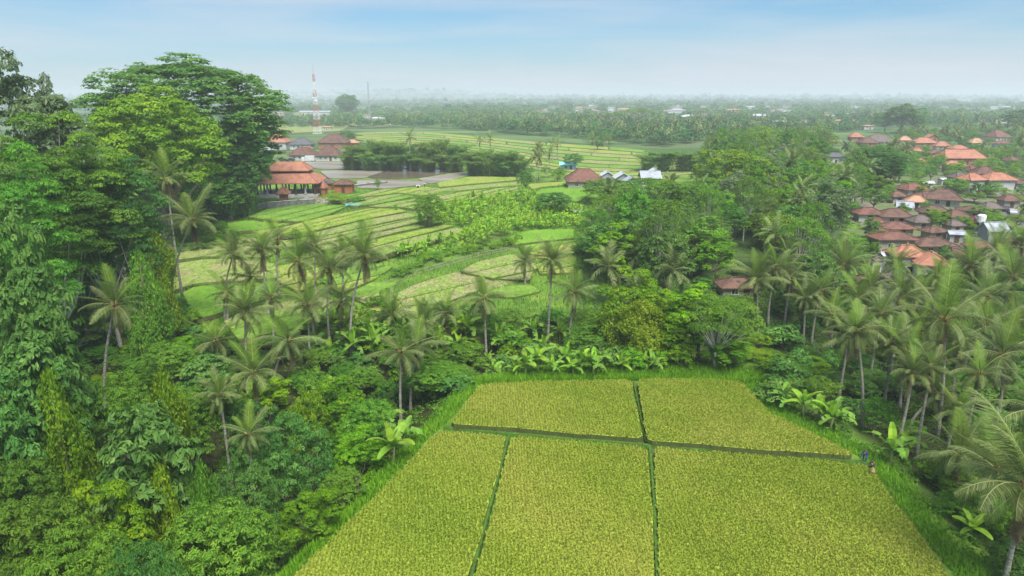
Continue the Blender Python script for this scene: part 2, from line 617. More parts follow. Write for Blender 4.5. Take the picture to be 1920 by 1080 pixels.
proto('mid_d', 12, (4.4, 4.4, 4.4), 6.6, 'yellow', lobes=18, lobe_r=0.38, ncl=24, clr=0.8, nl=12, leaf=0.45, asp=0.45, zmin=-0.5)
proto('sparse', 13, (6.2, 5.6, 4.6), 8.6, 'mid', lobes=30, lobe_r=0.24, ncl=22, clr=0.8, nl=11, leaf=0.42, asp=0.42, flat=0.5, zmin=-0.5,
      pos=(0.5, 1.0), bark=M_barkp, limbs=30, bare=0.4, up=1.0)
proto('umbrella', 14, (7.0, 7.0, 2.6), 10.0, 'olive', lobes=26, lobe_r=0.26, ncl=20, clr=1.0, nl=10, leaf=0.5, asp=0.4, flat=0.26, zmin=-0.1,
      pos=(0.5, 1.0), bark=M_barkp, limbs=26, bare=0.55, up=2.0, dome=0.15)
proto('grey', 15, (5.0, 5.0, 6.0), 10.5, 'grey', lobes=36, lobe_r=0.30, ncl=34, clr=0.7, nl=14, leaf=0.42, asp=0.5, zmin=-0.7, pos=(0.5, 1.0),
      bark=M_barkp, limbs=28, bare=0.4)
proto('banyan', 16, (11.5, 10.0, 9.5), 15.5, 'deep', lobes=80, lobe_r=0.24, ncl=48, clr=1.0, nl=20, leaf=0.5, asp=0.5, flat=0.82, zmin=-0.9, cull=0.6,
      pos=(0.6, 0.9), up=0.8, dome=0.42, r0=1.2, bare=0.35, limbs=44)
proto('banyan_y', 17, (9.0, 8.5, 7.5), 12.0, 'yellow', lobes=46, lobe_r=0.27, ncl=44, clr=0.9, nl=18, leaf=0.5, asp=0.45, flat=0.75, zmin=-0.7,
      pos=(0.6, 0.92), r0=0.8, limbs=20)
proto('bush', 18, (1.5, 1.5, 1.2), 0.9, 'mid', lobes=9, lobe_r=0.5, ncl=14, clr=0.4, nl=14, leaf=0.26, zmin=-0.2, r0=0.07, limbs=6)
proto('bush_b', 19, (1.4, 1.4, 1.1), 0.8, 'bright', lobes=9, lobe_r=0.5, ncl=14, clr=0.35, nl=12, leaf=0.26, zmin=-0.2, r0=0.07, limbs=6)
proto('bush_d', 20, (1.5, 1.5, 1.3), 1.0, 'deep', lobes=9, lobe_r=0.5, ncl=14, clr=0.4, nl=12, leaf=0.32, zmin=-0.2, r0=0.07, limbs=6)


def vine_proto(kind, seed, Rx, H, mat, n=15000):
    """a tree smothered by creeper: several ragged columns and humps with leaves hanging in strands"""
    rng = np.random.default_rng(seed)
    Cs, Ns, Ts, ts = [], [], [], []
    core = MB()
    cols = [(0, 0, 1.0, 1.0)] + [(rng.uniform(-.9, .9) * Rx, rng.uniform(-.7, .7) * Rx, rng.uniform(.35, .85), rng.uniform(.4, .75)) for _ in range(5)]
    for cx, cy_, fh, fr in cols:
        h, R0 = H * fh, Rx * fr * 0.85
        k = 26
        ns = int(n * fr * fh / 3.2 / k)
        a0 = rng.uniform(0, 2 * math.pi, ns)
        top = h * (1 - 0.6 * rng.random(ns) ** 1.3)
        ln = rng.uniform(0.12, 0.5, ns) * h
        sx = rng.random((ns, k))
        z = np.maximum(top[:, None] - sx * ln[:, None], 0.05)
        prof = 0.75 + 0.35 * np.sin(a0[:, None] * 2 + z * 1.1 + seed) + 0.22 * np.sin(a0[:, None] * 4 - z * 2.1) + 0.25 * (1 - z / h)
        capm = np.clip((h - z) / (0.3 * h), 0, 1) ** 0.5
        rr_ = R0 * prof * capm * rng.uniform(0.7, 1.15, (ns, 1)) + rng.normal(size=(ns, k)) * 0.16 + 0.1
        aa = a0[:, None] + rng.normal(size=(ns, k)) * 0.1
        C = np.stack([cx + rr_ * np.cos(aa), cy_ + rr_ * np.sin(aa), z + rng.normal(size=z.shape) * .1], -1).reshape(-1, 3)
        N = norm(np.stack([np.cos(aa), np.sin(aa), 0.8 + 0 * aa], -1).reshape(-1, 3) + rng.normal(size=(ns * k, 3)) * 0.55)
        T_ = norm(np.cross(np.cross(N, np.array([0, 0, -1.0])), N) + rng.normal(size=(ns * k, 3)) * 0.8)
        Cs.append(C); Ns.append(N); Ts.append(T_)
        ts.append(np.repeat(rng.normal(size=ns) * 0.17 + 0.45, k) + rng.normal(size=ns * k) * 0.13)
        core.tube([(cx * .5, cy_ * .5, -1), (cx, cy_, h * 0.5), (cx * 1.1, cy_, h * 0.9)], [R0 * 0.3, R0 * 0.22, 0.06], 6)
    C, N, T_, t = map(np.concatenate, (Cs, Ns, Ts, ts))
    V, Fc = leaf_quads(C, N, 0.24 * rng.uniform(0.5, 1.35, len(C)), 0.6, rng, T_)
    PROTO[kind] = dict(crown=mk(kind + '_crown', V, Fc, LM[mat], t), trunk=core.mesh(kind + '_trunk', M_bark, True), H=H, W=Rx * 2.3)


vine_proto('vine', 31, 1.9, 8.0, 'yellow', 26000)
vine_proto('vine_b', 32, 2.4, 7.0, 'mid', 28000)


def bamboo_proto(kind, seed, mat='bamboo', npl=26, H=11.0):
    rng = np.random.default_rng(seed)
    Cs, Ns, Ts, ts = [], [], [], []
    mb = MB()
    for i in range(npl):
        a = rng.uniform(0, 2 * math.pi)
        h = H * rng.uniform(0.6, 1.0)
        reach = rng.uniform(1.0, 4.2)
        b = np.array([rng.normal() * 0.7, rng.normal() * 0.7, 0])
        s = np.linspace(0, 1, 9)
        path = b + np.stack([np.cos(a) * reach * s ** 2.2, np.sin(a) * reach * s ** 2.2, h * np.sin(s * 1.75) / 1.0], 1)
        mb.tube([tuple(p) for p in path], [0.07 * (1 - 0.8 * q) for q in s], 4, cap=False)
        n = 520
        u = 0.04 + 0.98 * rng.random(n) ** 0.75
        P = np.stack([np.interp(u, s, path[:, c]) for c in range(3)], 1)
        off = rng.normal(size=(n, 3)) * np.array([0.75, 0.75, 0.5]) * (0.5 + 0.6 * np.sin(np.clip(u, 0, 1) * math.pi))[:, None]
        C = P + off
        nn = norm(off + np.array([0, 0, 0.8]) + rng.normal(size=(n, 3)) * 0.3)
        Cs.append(C)
        Ns.append(nn)
        ts.append(np.full(n, 0.42 + rng.normal() * 0.12) + rng.normal(size=n) * 0.13 + 0.25 * (u - 0.6))
    C, N, t = np.concatenate(Cs), np.concatenate(Ns), np.concatenate(ts)
    V, Fc = leaf_quads(C, N, 0.5 * rng.uniform(0.7, 1.2, len(C)), 0.32, rng)
    V[:, 2] = np.maximum(V[:, 2], 0.05)
    PROTO[kind] = dict(crown=mk(kind + '_crown', V, Fc, LM[mat], t), trunk=mb.mesh(kind + '_trunk', M_stemb, True), H=H * 1.0, W=8.4)


bamboo_proto('bamboo', 41)
bamboo_proto('bamboo_b', 42, npl=22)
NTREE = [0]


def tree(kind, x, y, h, w=None, label=None, cat='tree', group=None, name='broadleaf_tree', rot=None, z=None, single=False):
    P = PROTO[kind]
    sz = h / P['H']
    sx = (w / P['W']) if w else sz
    if z is None:
        z = tz(x, y) - 0.15
    NTREE[0] += 1
    e = link(name, None, None, (x, y, z), (0, 0, RND.uniform(0, 6.28) if rot is None else rot), (sx, sx, sz))
    e.empty_display_size = 0.5
    link('trunk', P['trunk'], e)
    link('crown', P['crown'], e)
    tag(e, label, cat, group)
    return e


def T(kind, px, ytop, Y, wpx, label=None, cat='tree', group=None, name='broadleaf_tree', hmin=2.0, rot=None):
    """a tree standing Y metres out whose top is seen at (px, ytop) and whose crown spans wpx"""
    d = ray(px, ytop)
    t = Y / d[1]
    top = HC + d[2] * t
    d2 = ray(px, ytop + 0.3 * wpx)
    x = d2[0] * (Y / d2[1])
    g = tz(x, Y)
    dep = Y * cp + (HC - top) * sp
    h = max(hmin, top - g)
    return tree(kind, x, Y, h, wpx / F * dep, label, cat, group, name, rot)


def Tb(kind, px, ytop, ybase, wpx, *a, **k):
    """the same, with the foot seen at row ybase"""
    return T(kind, px, ytop, gp(px, ybase)[1], wpx, *a, **k)


# ------------------------------------------------------------------ haze
# (one closed box of even, thin air round everything; the sky stays outside it)
hz = MB().box(0, 4500, 34, 30000, 21000, 96).build('haze', None)
hz.data.materials.clear()
mh, nh, oh = newmat('haze_air')
pv = nh.nodes.new('ShaderNodeVolumePrincipled')
pv.inputs['Color'].default_value = (0.87, 0.915, 1.0, 1)
pv.inputs['Density'].default_value = 0.00031
pv.inputs['Anisotropy'].default_value = 0.1
nh.links.new(pv.outputs[0], oh.inputs['Volume'])
hz.data.materials.append(mh)
tag(hz, kind='stuff')

# ------------------------------------------------------------------ ground
def axis(lo, hi, step, far_lo, far_hi, g=1.09):
    a = list(np.arange(lo, hi + step / 2, step))
    s, v = step, a[-1]
    while v < far_hi:
        s *= g
        v += s
        a.append(v)
    s, v, b = step, a[0], []
    while v > far_lo:
        s *= g
        v -= s
        b.append(v)
    return np.array(b[::-1] + a)


gx = axis(-90, 120, 1.5, -13000, 13000)
gy = axis(10, 130, 1.5, -900, 13500)
GX, GY = np.meshgrid(gx, gy)
GZ = terr(GX.ravel(), GY.ravel())
V = np.stack([GX.ravel(), GY.ravel(), GZ], 1)
nx, ny = len(gx), len(gy)
I = np.arange(nx * ny).reshape(ny, nx)
Fq = np.stack([I[:-1, :-1], I[:-1, 1:], I[1:, 1:], I[1:, :-1]], -1).reshape(-1, 4)
mg, ng, og = newmat('ground_grass_and_earth')
geo = ng.nodes.new('ShaderNodeNewGeometry')
n1 = ng.nodes.new('ShaderNodeTexNoise'); n1.inputs['Scale'].default_value = 0.12; n1.inputs['Detail'].default_value = 9; n1.inputs['Roughness'].default_value = 0.7
n2 = ng.nodes.new('ShaderNodeTexNoise'); n2.inputs['Scale'].default_value = 1.7; n2.inputs['Detail'].default_value = 6
vo = ng.nodes.new('ShaderNodeTexVoronoi'); vo.inputs['Scale'].default_value = 0.022
sx_ = ng.nodes.new('ShaderNodeMapping'); sx_.inputs['Scale'].default_value = (0.7, 1.6, 0.0); sx_.inputs['Rotation'].default_value = (0, 0, 0.3)
for q in (n1, n2):
    ng.links.new(geo.outputs['Position'], q.inputs['Vector'])
ng.links.new(geo.outputs['Position'], sx_.inputs['Vector'])
ng.links.new(sx_.outputs[0], vo.inputs['Vector'])
r1 = ramp(ng, [(0.33, (0.10, 0.10, 0.04)), (0.45, (0.085, 0.16, 0.025)), (0.55, (0.125, 0.22, 0.028)), (0.68, (0.19, 0.25, 0.05))])
ng.links.new(n1.outputs['Fac'], r1.inputs['Fac'])
r2 = ramp(ng, [(0.0, (0.04, 0.085, 0.028)), (0.35, (0.055, 0.115, 0.03)), (0.6, (0.13, 0.19, 0.06)), (0.8, (0.05, 0.10, 0.03)), (1.0, (0.16, 0.18, 0.08))])
sep = ng.nodes.new('ShaderNodeSeparateColor')
ng.links.new(vo.outputs['Color'], sep.inputs[0])
ng.links.new(sep.outputs[0], r2.inputs['Fac'])
sy = ng.nodes.new('ShaderNodeSeparateXYZ')
ng.links.new(geo.outputs['Position'], sy.inputs[0])
mr_ = ng.nodes.new('ShaderNodeMapRange'); mr_.inputs[1].default_value = 330; mr_.inputs[2].default_value = 400
ng.links.new(sy.outputs['Y'], mr_.inputs[0])
mm1 = ng.nodes.new('ShaderNodeMix'); mm1.data_type = 'RGBA'
ng.links.new(mr_.outputs[0], mm1.inputs[0]); ng.links.new(r1.outputs[0], mm1.inputs[6]); ng.links.new(r2.outputs[0], mm1.inputs[7])
# darker brown and green colours on the low ground, blended in by height
mr2 = ng.nodes.new('ShaderNodeMapRange'); mr2.inputs[1].default_value = -0.9; mr2.inputs[2].default_value = -2.2
ng.links.new(sy.outputs['Z'], mr2.inputs[0])
r3 = ramp(ng, [(0.4, (0.030, 0.026, 0.014)), (0.6, (0.050, 0.062, 0.018)), (0.75, (0.05, 0.09, 0.02))])
ng.links.new(n2.outputs['Fac'], r3.inputs['Fac'])
mm2 = ng.nodes.new('ShaderNodeMix'); mm2.data_type = 'RGBA'
ng.links.new(mr2.outputs[0], mm2.inputs[0]); ng.links.new(mm1.outputs[2], mm2.inputs[6]); ng.links.new(r3.outputs[0], mm2.inputs[7])
pg = ng.nodes.new('ShaderNodeBsdfPrincipled'); pg.inputs['Roughness'].default_value = 0.95; pg.inputs['Specular IOR Level'].default_value = 0.1
bu = ng.nodes.new('ShaderNodeBump'); bu.inputs['Strength'].default_value = 0.5; bu.inputs['Distance'].default_value = 0.4
ng.links.new(n2.outputs['Fac'], bu.inputs['Height']); ng.links.new(bu.outputs[0], pg.inputs['Normal'])
ng.links.new(mm2.outputs[2], pg.inputs['Base Color']); ng.links.new(pg.outputs[0], og.inputs['Surface'])
tag(link('ground', mk('ground', V, Fq, mg, smooth=True)), kind='structure')

# stream at the bottom of the gully
M_water = noisemat('stream_water', [(0.05, 0.04, 0.02), (0.09, 0.07, 0.035)], scale=0.6, rough=0.12, spec=0.5, bump=0.05)
mb = MB()
sv = []
for i in range(len(RAV) - 2):
    a, b = RAV[i], RAV[i + 1]
    for k in range(6):
        t = k / 6
        x, y = a[0] + (b[0] - a[0]) * t, a[1] + (b[1] - a[1]) * t
        x += 0.8 * math.sin(y * 0.3)
        dx, dy = b[0] - a[0], b[1] - a[1]
        l = math.hypot(dx, dy)
        z = tz(x, y) + 0.25
        sv += [(x + dy / l * 1.3, y - dx / l * 1.3, z), (x - dy / l * 1.3, y + dx / l * 1.3, z)]
MB().add(sv, [(i, i + 1, i + 3, i + 2) for i in range(0, len(sv) - 2, 2)]).build('stream', M_water, smooth=True)['kind'] = 'structure'


# ------------------------------------------------------------------ paddies
M_soil = noisemat('lower_rice_leaves', [(0.21, 0.30, 0.030), (0.27, 0.35, 0.040), (0.33, 0.37, 0.052)], scale=2.2, detail=8, bump=0.4, bscale=6)
M_stalk = noisemat('rice_stalks_and_mud', [(0.065, 0.075, 0.022), (0.10, 0.13, 0.03)], scale=2.0)
M_bank = noisemat('paddy_bank', [(0.075, 0.055, 0.030), (0.085, 0.095, 0.026), (0.10, 0.15, 0.025)], scale=0.5, bump=0.8, bscale=3)


def rowmat(name, cols, rs=7.0, rot=0.3, amt=0.35, scale=0.09):
    """paddy surface: patchy colour with planted rows of little dark gaps"""
    m, n, out = newmat(name)
    g = n.nodes.new('ShaderNodeNewGeometry')
    z = n.nodes.new('ShaderNodeTexNoise'); z.inputs['Scale'].default_value = scale; z.inputs['Detail'].default_value = 10; z.inputs['Roughness'].default_value = 0.68
    n.links.new(g.outputs['Position'], z.inputs['Vector'])
    k = len(cols)
    r = ramp(n, [(0.36 + 0.28 * i / (k - 1), c) for i, c in enumerate(cols)])
    n.links.new(z.outputs['Fac'], r.inputs['Fac'])
    m2 = n.nodes.new('ShaderNodeMapping'); m2.inputs['Rotation'].default_value = (0, 0, rot); m2.inputs['Scale'].default_value = (1.0, 0.45, 1)
    n.links.new(g.outputs['Position'], m2.inputs['Vector'])
    z3 = n.nodes.new('ShaderNodeTexNoise'); z3.inputs['Scale'].default_value = 1.6; z3.inputs['Detail'].default_value = 5; z3.inputs['Roughness'].default_value = 0.8
    n.links.new(m2.outputs[0], z3.inputs['Vector'])
    r4 = ramp(n, [(0.35, (1 - amt,) * 3), (0.65, (1 + amt * 0.5,) * 3)])
    n.links.new(z3.outputs['Fac'], r4.inputs['Fac'])
    mm = n.nodes.new('ShaderNodeMix'); mm.data_type = 'RGBA'; mm.blend_type = 'MULTIPLY'; mm.inputs[0].default_value = 1.0
    n.links.new(r.outputs[0], mm.inputs[6]); n.links.new(r4.outputs[0], mm.inputs[7])
    p = n.nodes.new('ShaderNodeBsdfPrincipled'); p.inputs['Roughness'].default_value = 0.95; p.inputs['Specular IOR Level'].default_value = 0.1
    b = n.nodes.new('ShaderNodeBump'); b.inputs['Strength'].default_value = 0.6; b.inputs['Distance'].default_value = 0.25
    n.links.new(z3.outputs['Fac'], b.inputs['Height']); n.links.new(b.outputs[0], p.inputs['Normal'])
    n.links.new(mm.outputs[2], p.inputs['Base Color']); n.links.new(p.outputs[0], out.inputs['Surface'])
    return m


PM = {
    'green': rowmat('paddy_young_rice', [(0.11, 0.20, 0.030), (0.15, 0.27, 0.036), (0.20, 0.31, 0.05)], amt=0.4),
    'bright': rowmat('paddy_bright_rice', [(0.11, 0.23, 0.022), (0.145, 0.29, 0.028), (0.19, 0.33, 0.04)], amt=0.35),
    'gold': rowmat('paddy_ripening_rice', [(0.14, 0.25, 0.025), (0.22, 0.31, 0.045), (0.29, 0.30, 0.08), (0.20, 0.33, 0.03)], amt=0.45),
    'stub': rowmat('paddy_stubble', [(0.20, 0.22, 0.08), (0.29, 0.28, 0.12), (0.20, 0.30, 0.05), (0.33, 0.28, 0.15)], amt=0.55),
    'olive': rowmat('paddy_weedy_stubble', [(0.14, 0.24, 0.035), (0.22, 0.28, 0.07), (0.27, 0.27, 0.11), (0.16, 0.28, 0.04)], amt=0.5),
    'mud': noisemat('paddy_flooded_mud', [(0.15, 0.13, 0.09), (0.24, 0.21, 0.17), (0.32, 0.30, 0.26)], scale=0.08, rough=0.4, spec=0.35, stretch=(0.5, 1.5, 1)),
    'water': noisemat('paddy_standing_water', [(0.10, 0.08, 0.055), (0.17, 0.13, 0.09)], scale=0.1, rough=0.2, spec=0.5),
}
PADDY_WORLD = []


def smooth_poly(P, it=1):
    for _ in range(it):
        Q = []
        for i in range(len(P)):
            a, b = P[i], P[(i + 1) % len(P)]
            Q += [(a[0] * .92 + b[0] * .08, a[1] * .92 + b[1] * .08), (a[0] * .08 + b[0] * .92, a[1] * .08 + b[1] * .92)]
        P = Q
    return P


def paddy(pts, mat, lift=0.22, drop=0.9, level=None):
    if level is None:
        gs = [gp(a, b) for a, b in pts]
        level = max(g[2] for g in gs) + lift
    P = smooth_poly([onplane(a, b, level) for a, b in pts])
    n = len(P)
    qx, qy = sum(p[0] for p in P) / n, sum(p[1] for p in P) / n
    gr = 0.25 + 0.0006 * qy
    P = [(x + (x - qx) / (math.hypot(x - qx, y - qy) + 1e-6) * gr * 1.3 + 0.2 * math.sin(y * 0.9 + i), y + (y - qy) / (math.hypot(x - qx, y - qy) + 1e-6) * gr + 0.2 * math.sin(x * 0.7 + i * 2)) for i, (x, y) in enumerate(P)]
    PADDY_WORLD.append((P, level))
    vs = [(x, y, level) for x, y in P] + [(x, y, level - drop) for x, y in P]
    mb_ = MB()
    mb_.add(vs, [tuple(range(n))], 0)
    area = sum(P[i][0] * P[(i + 1) % n][1] - P[(i + 1) % n][0] * P[i][1] for i in range(n))
    if area < 0:
        mb_.f[0] = tuple(reversed(mb_.f[0]))
    # banks lean outward
    cx, cy_ = sum(p[0] for p in P) / n, sum(p[1] for p in P) / n
    b = len(mb_.v)
    mb_.add([(x + (x - cx) * 0.012, y + (y - cy_) * 0.012 - 0.25, level - drop) for x, y in P] + [(x, y, level) for x, y in P],
            [(i, (i + 1) % n, n + (i + 1) % n, n + i) for i in range(n)], 1)
    o = mb_.build('paddy_field', [PM[mat], M_bank])
    o['kind'] = 'structure'
    return o


PADS = [
    ([(378, 425), (411, 421), (458, 413), (553, 417), (520, 424), (477, 431), (414, 434), (385, 434)], 'bright'),
    ([(466, 406), (506, 391), (570, 383), (628, 380), (655, 385), (610, 403), (575, 412), (556, 415), (500, 411)], 'green'),
    ([(632, 379), (700, 369), (748, 364), (778, 368), (712, 381), (665, 386)], 'olive'),
    ([(612, 373), (660, 364), (715, 355), (790, 350), (855, 355), (850, 362), (790, 366), (748, 361), (690, 368), (630, 376)], 'gold'),
    ([(480, 433), (553, 421), (600, 408), (690, 391), (740, 390), (762, 396), (690, 409), (640, 420), (600, 430), (560, 437), (500, 443)], 'gold'),
    ([(692, 387), (730, 380), (782, 373), (800, 383), (785, 392), (750, 388)], 'stub'),
    ([(590, 436), (690, 412), (762, 399), (782, 404), (690, 423), (600, 444)], 'gold'),
    ([(560, 452), (690, 426), (784, 407), (806, 412), (694, 436), (580, 462)], 'olive'),
    ([(580, 465), (700, 439), (808, 415), (826, 418), (734, 437), (600, 470)], 'gold'),
    ([(640, 466), (740, 441), (828, 421), (852, 423), (760, 446), (680, 468)], 'stub'),
    ([(620, 482), (760, 449), (856, 427), (876, 432), (800, 455), (700, 482), (640, 492)], 'olive'),
    ([(330, 495), (380, 487), (440, 486), (500, 492), (540, 505), (520, 520), (430, 526), (370, 530), (322, 545)], 'stub'),
    ([(330, 556), (360, 540), (410, 532), (500, 532), (520, 550), (450, 575), (390, 592), (345, 598)], 'bright'),
    ([(335, 458), (400, 452), (470, 460), (520, 470), (500, 482), (430, 480), (380, 480), (335, 486)], 'olive'),
    ([(415, 440), (480, 447), (560, 440), (585, 448), (550, 462), (490, 462), (430, 452)], 'olive'),
    ([(520, 500), (600, 480), (640, 496), (620, 520), (560, 545), (530, 530)], 'gold'),
    ([(742, 552), (774, 536), (846, 512), (862, 511), (905, 520), (892, 545), (830, 566), (760, 572)], 'stub'),
    ([(866, 508), (900, 490), (950, 478), (995, 478), (1003, 500), (990, 525), (930, 521), (905, 516)], 'stub'),
    ([(908, 524), (985, 530), (1010, 545), (960, 556), (898, 552)], 'olive'),
    ([(950, 447), (985, 434), (1030, 427), (1075, 430), (1074, 446), (1010, 452), (965, 458)], 'bright'),
    ([(975, 461), (1030, 454), (1076, 450), (1076, 472), (1020, 478), (985, 474)], 'olive'),
    ([(1003, 482), (1060, 476), (1080, 482), (1070, 510), (1015, 512)], 'gold'),
    ([(1000, 362), (1020, 354), (1088, 348), (1105, 362), (1085, 378), (1040, 372)], 'bright'),
    ([(1040, 378), (1090, 382), (1092, 396), (1060, 396), (1030, 384)], 'bright'),
    ([(990, 345), (1060, 340), (1085, 344), (1020, 350), (1000, 355)], 'gold'),
    ([(822, 342), (880, 331), (960, 332), (975, 337), (880, 345), (825, 351)], 'gold'),
    ([(800, 357), (880, 348), (975, 341), (975, 347), (880, 355), (806, 363)], 'olive'),
    ([(800, 369), (880, 358), (970, 350), (972, 362), (900, 372), (810, 379)], 'stub'),
    ([(600, 522), (680, 492), (735, 500), (700, 522), (640, 548)], 'green'),
    ([(425, 600), (500, 572), (600, 556), (640, 572), (560, 612), (450, 636)], 'olive'),
    ([(640, 592), (738, 560), (800, 576), (760, 600), (660, 618)], 'stub'),
    ([(655, 552), (700, 530), (738, 530), (735, 550), (690, 570)], 'green'),
    ([(455, 392), (470, 382), (500, 380), (505, 385), (470, 398)], 'bright'),
    ([(560, 303), (640, 303), (700, 306), (790, 315), (690, 318), (600, 316), (562, 312)], 'mud'),
    ([(690, 331), (735, 318), (800, 317), (852, 321), (775, 334), (705, 335)], 'water'),
    ([(600, 320), (688, 320), (725, 319), (680, 334), (620, 334)], 'mud'),
    ([(672, 338), (700, 337), (790, 339), (800, 345), (725, 353), (672, 352)], 'mud'),
    ([(785, 335), (862, 323), (885, 327), (830, 341), (806, 344)], 'mud'),
]
def clip(poly, a, b, c, keep):
    out = []
    for i in range(len(poly)):
        p, q = poly[i], poly[(i + 1) % len(poly)]
        dp, dq = (a * p[0] + b * p[1] - c) * keep, (a * q[0] + b * q[1] - c) * keep
        if dp >= 0:
            out.append(p)
        if (dp >= 0) != (dq >= 0):
            t = dp / (dp - dq)
            out.append((p[0] + (q[0] - p[0]) * t, p[1] + (q[1] - p[1]) * t))
    return out


rs_ = random.Random(12)
for pi_, (pts, m) in enumerate(PADS):
    cy0 = sum(p[1] for p in pts) / len(pts)
    na, nb_ = 0.23, 0.973
    if m in ('mud', 'water', 'bright') or cy0 < 352 or pi_ == 11:
        paddy(pts, m)
        continue
    pr = [na * p[0] + nb_ * p[1] for p in pts]
    lo_, hi_ = min(pr), max(pr)
    step = 5.5 + (cy0 - 350) * 0.075
    n_ = max(1, round((hi_ - lo_) / step))
    cuts = [lo_ - 1] + [lo_ + (hi_ - lo_) * (k + rs_.uniform(-.18, .18)) / n_ for k in range(1, n_)] + [hi_ + 1]
    for k in range(n_):
        q = clip(clip(pts, na, nb_, cuts[k] + .35, 1), na, nb_, cuts[k + 1] - .35, -1)
        if len(q) >= 3 and max(v[0] for v in q) - min(v[0] for v in q) > 12:
            paddy(q, m if rs_.random() < .55 else rs_.choice(['olive', 'stub', 'gold', 'green', 'olive']))
# far terraced fields, strips following the lie of the land
TOPL = [(650, 250), (720, 247), (800, 247), (900, 256), (1000, 265), (1100, 272), (1200, 279), (1300, 299)]
BOTL = [(655, 262), (720, 276), (800, 285), (900, 297), (1000, 318), (1100, 334), (1200, 336), (1330, 322)]
kk = 0
for s in range(9):
    for c in range(6):
        def at(t, u):
            i = min(int(t * 7), 6)
            f = t * 7 - i
            a = [TOPL[i][j] + (TOPL[i + 1][j] - TOPL[i][j]) * f for j in (0, 1)]
            b = [BOTL[i][j] + (BOTL[i + 1][j] - BOTL[i][j]) * f for j in (0, 1)]
            return (a[0] + (b[0] - a[0]) * u, a[1] + (b[1] - a[1]) * u)
        sh = 0.03 * ((s * 37) % 5 - 2)
        t0, t1 = max(0, c / 6 + sh), min(1, (c + 1) / 6 + sh)
        u0, u1 = s / 9 + 0.012, (s + 1) / 9 - 0.012
        tt = np.linspace(t0 + 0.004, t1 - 0.004, 4)
        pts = [at(t, u0) for t in tt] + [at(t, u1) for t in tt[::-1]]
        paddy(pts, ['olive', 'gold', 'green', 'stub', 'olive', 'green', 'gold'][(s * 2 + c * 3 + (c > 2)) % 7], lift=0.2)
for pts, m in [([(500, 236), (560, 230), (660, 232), (640, 245), (520, 250)], 'olive'), ([(640, 228), (760, 226), (740, 234), (660, 236)], 'stub'),
               ([(520, 222), (620, 218), (700, 220), (640, 226), (540, 228)], 'olive'), ([(700, 218), (800, 218), (760, 224)], 'green'),
               ([(520, 212), (580, 209), (640, 212), (560, 216)], 'stub')]:
    paddy(pts, m, lift=0.3)

# ---- the five near rice plots
PLOTS = [
    # (pixels, level, row direction in degrees from +Y)
    ([(905, 722), (1050, 714), (1183, 712), (1190, 755), (1205, 822), (1100, 815), (950, 800), (845, 795), (872, 757)], 0.35, 4),
    ([(1194, 711), (1300, 711), (1390, 716), (1440, 770), (1520, 812), (1606, 854), (1450, 845), (1330, 834), (1217, 826), (1207, 790)], 0.35, 24),
    ([(820, 809), (948, 818), (935, 880), (905, 990), (878, 1085), (850, 1180), (455, 1180), (548, 1085), (700, 935)], 0.0, 8),
    ([(961, 818), (1080, 828), (1212, 840), (1222, 940), (1228, 1085), (1230, 1180), (858, 1180), (890, 1085), (930, 940)], 0.0, 0),
    ([(1226, 838), (1330, 848), (1500, 860), (1628, 874), (1690, 960), (1740, 1020), (1785, 1085), (1850, 1180), (1240, 1180), (1238, 1085), (1232, 940)], 0.0, -3),
]
rng = np.random.default_rng(5)


def blades(name, C, hgt, lean, wid, tint, mat, rngb, nseg=1, tipdrop=0.0):
    """one triangle per blade, rooted at C"""
    n = len(C)
    a = rngb.uniform(0, 2 * math.pi, n)
    d = np.stack([np.cos(a), np.sin(a), 0 * a], 1)
    s = np.stack([-np.sin(a), np.cos(a), 0 * a], 1)
    tip = C + d * lean[:, None] + np.array([0, 0, 1.0]) * hgt[:, None]
    V = np.stack([C - s * wid[:, None] / 2, C + s * wid[:, None] / 2, tip], 1).reshape(-1, 3)
    me = mk(name, V, np.arange(3 * n).reshape(n, 3), mat, tint)
    o = link(name, me)
    tag(o, kind='stuff')
    return o


def vnoise(x, y, s, seed=0):
    return (np.sin(x * s + 1.7 * np.sin(y * s * 0.7 + seed)) * np.cos(y * s * 1.13 + 1.3 * np.sin(x * s * 0.9 + seed * 2)) +
            0.5 * np.sin(x * s * 2.3 + y * s * 1.9 + seed)) / 1.5


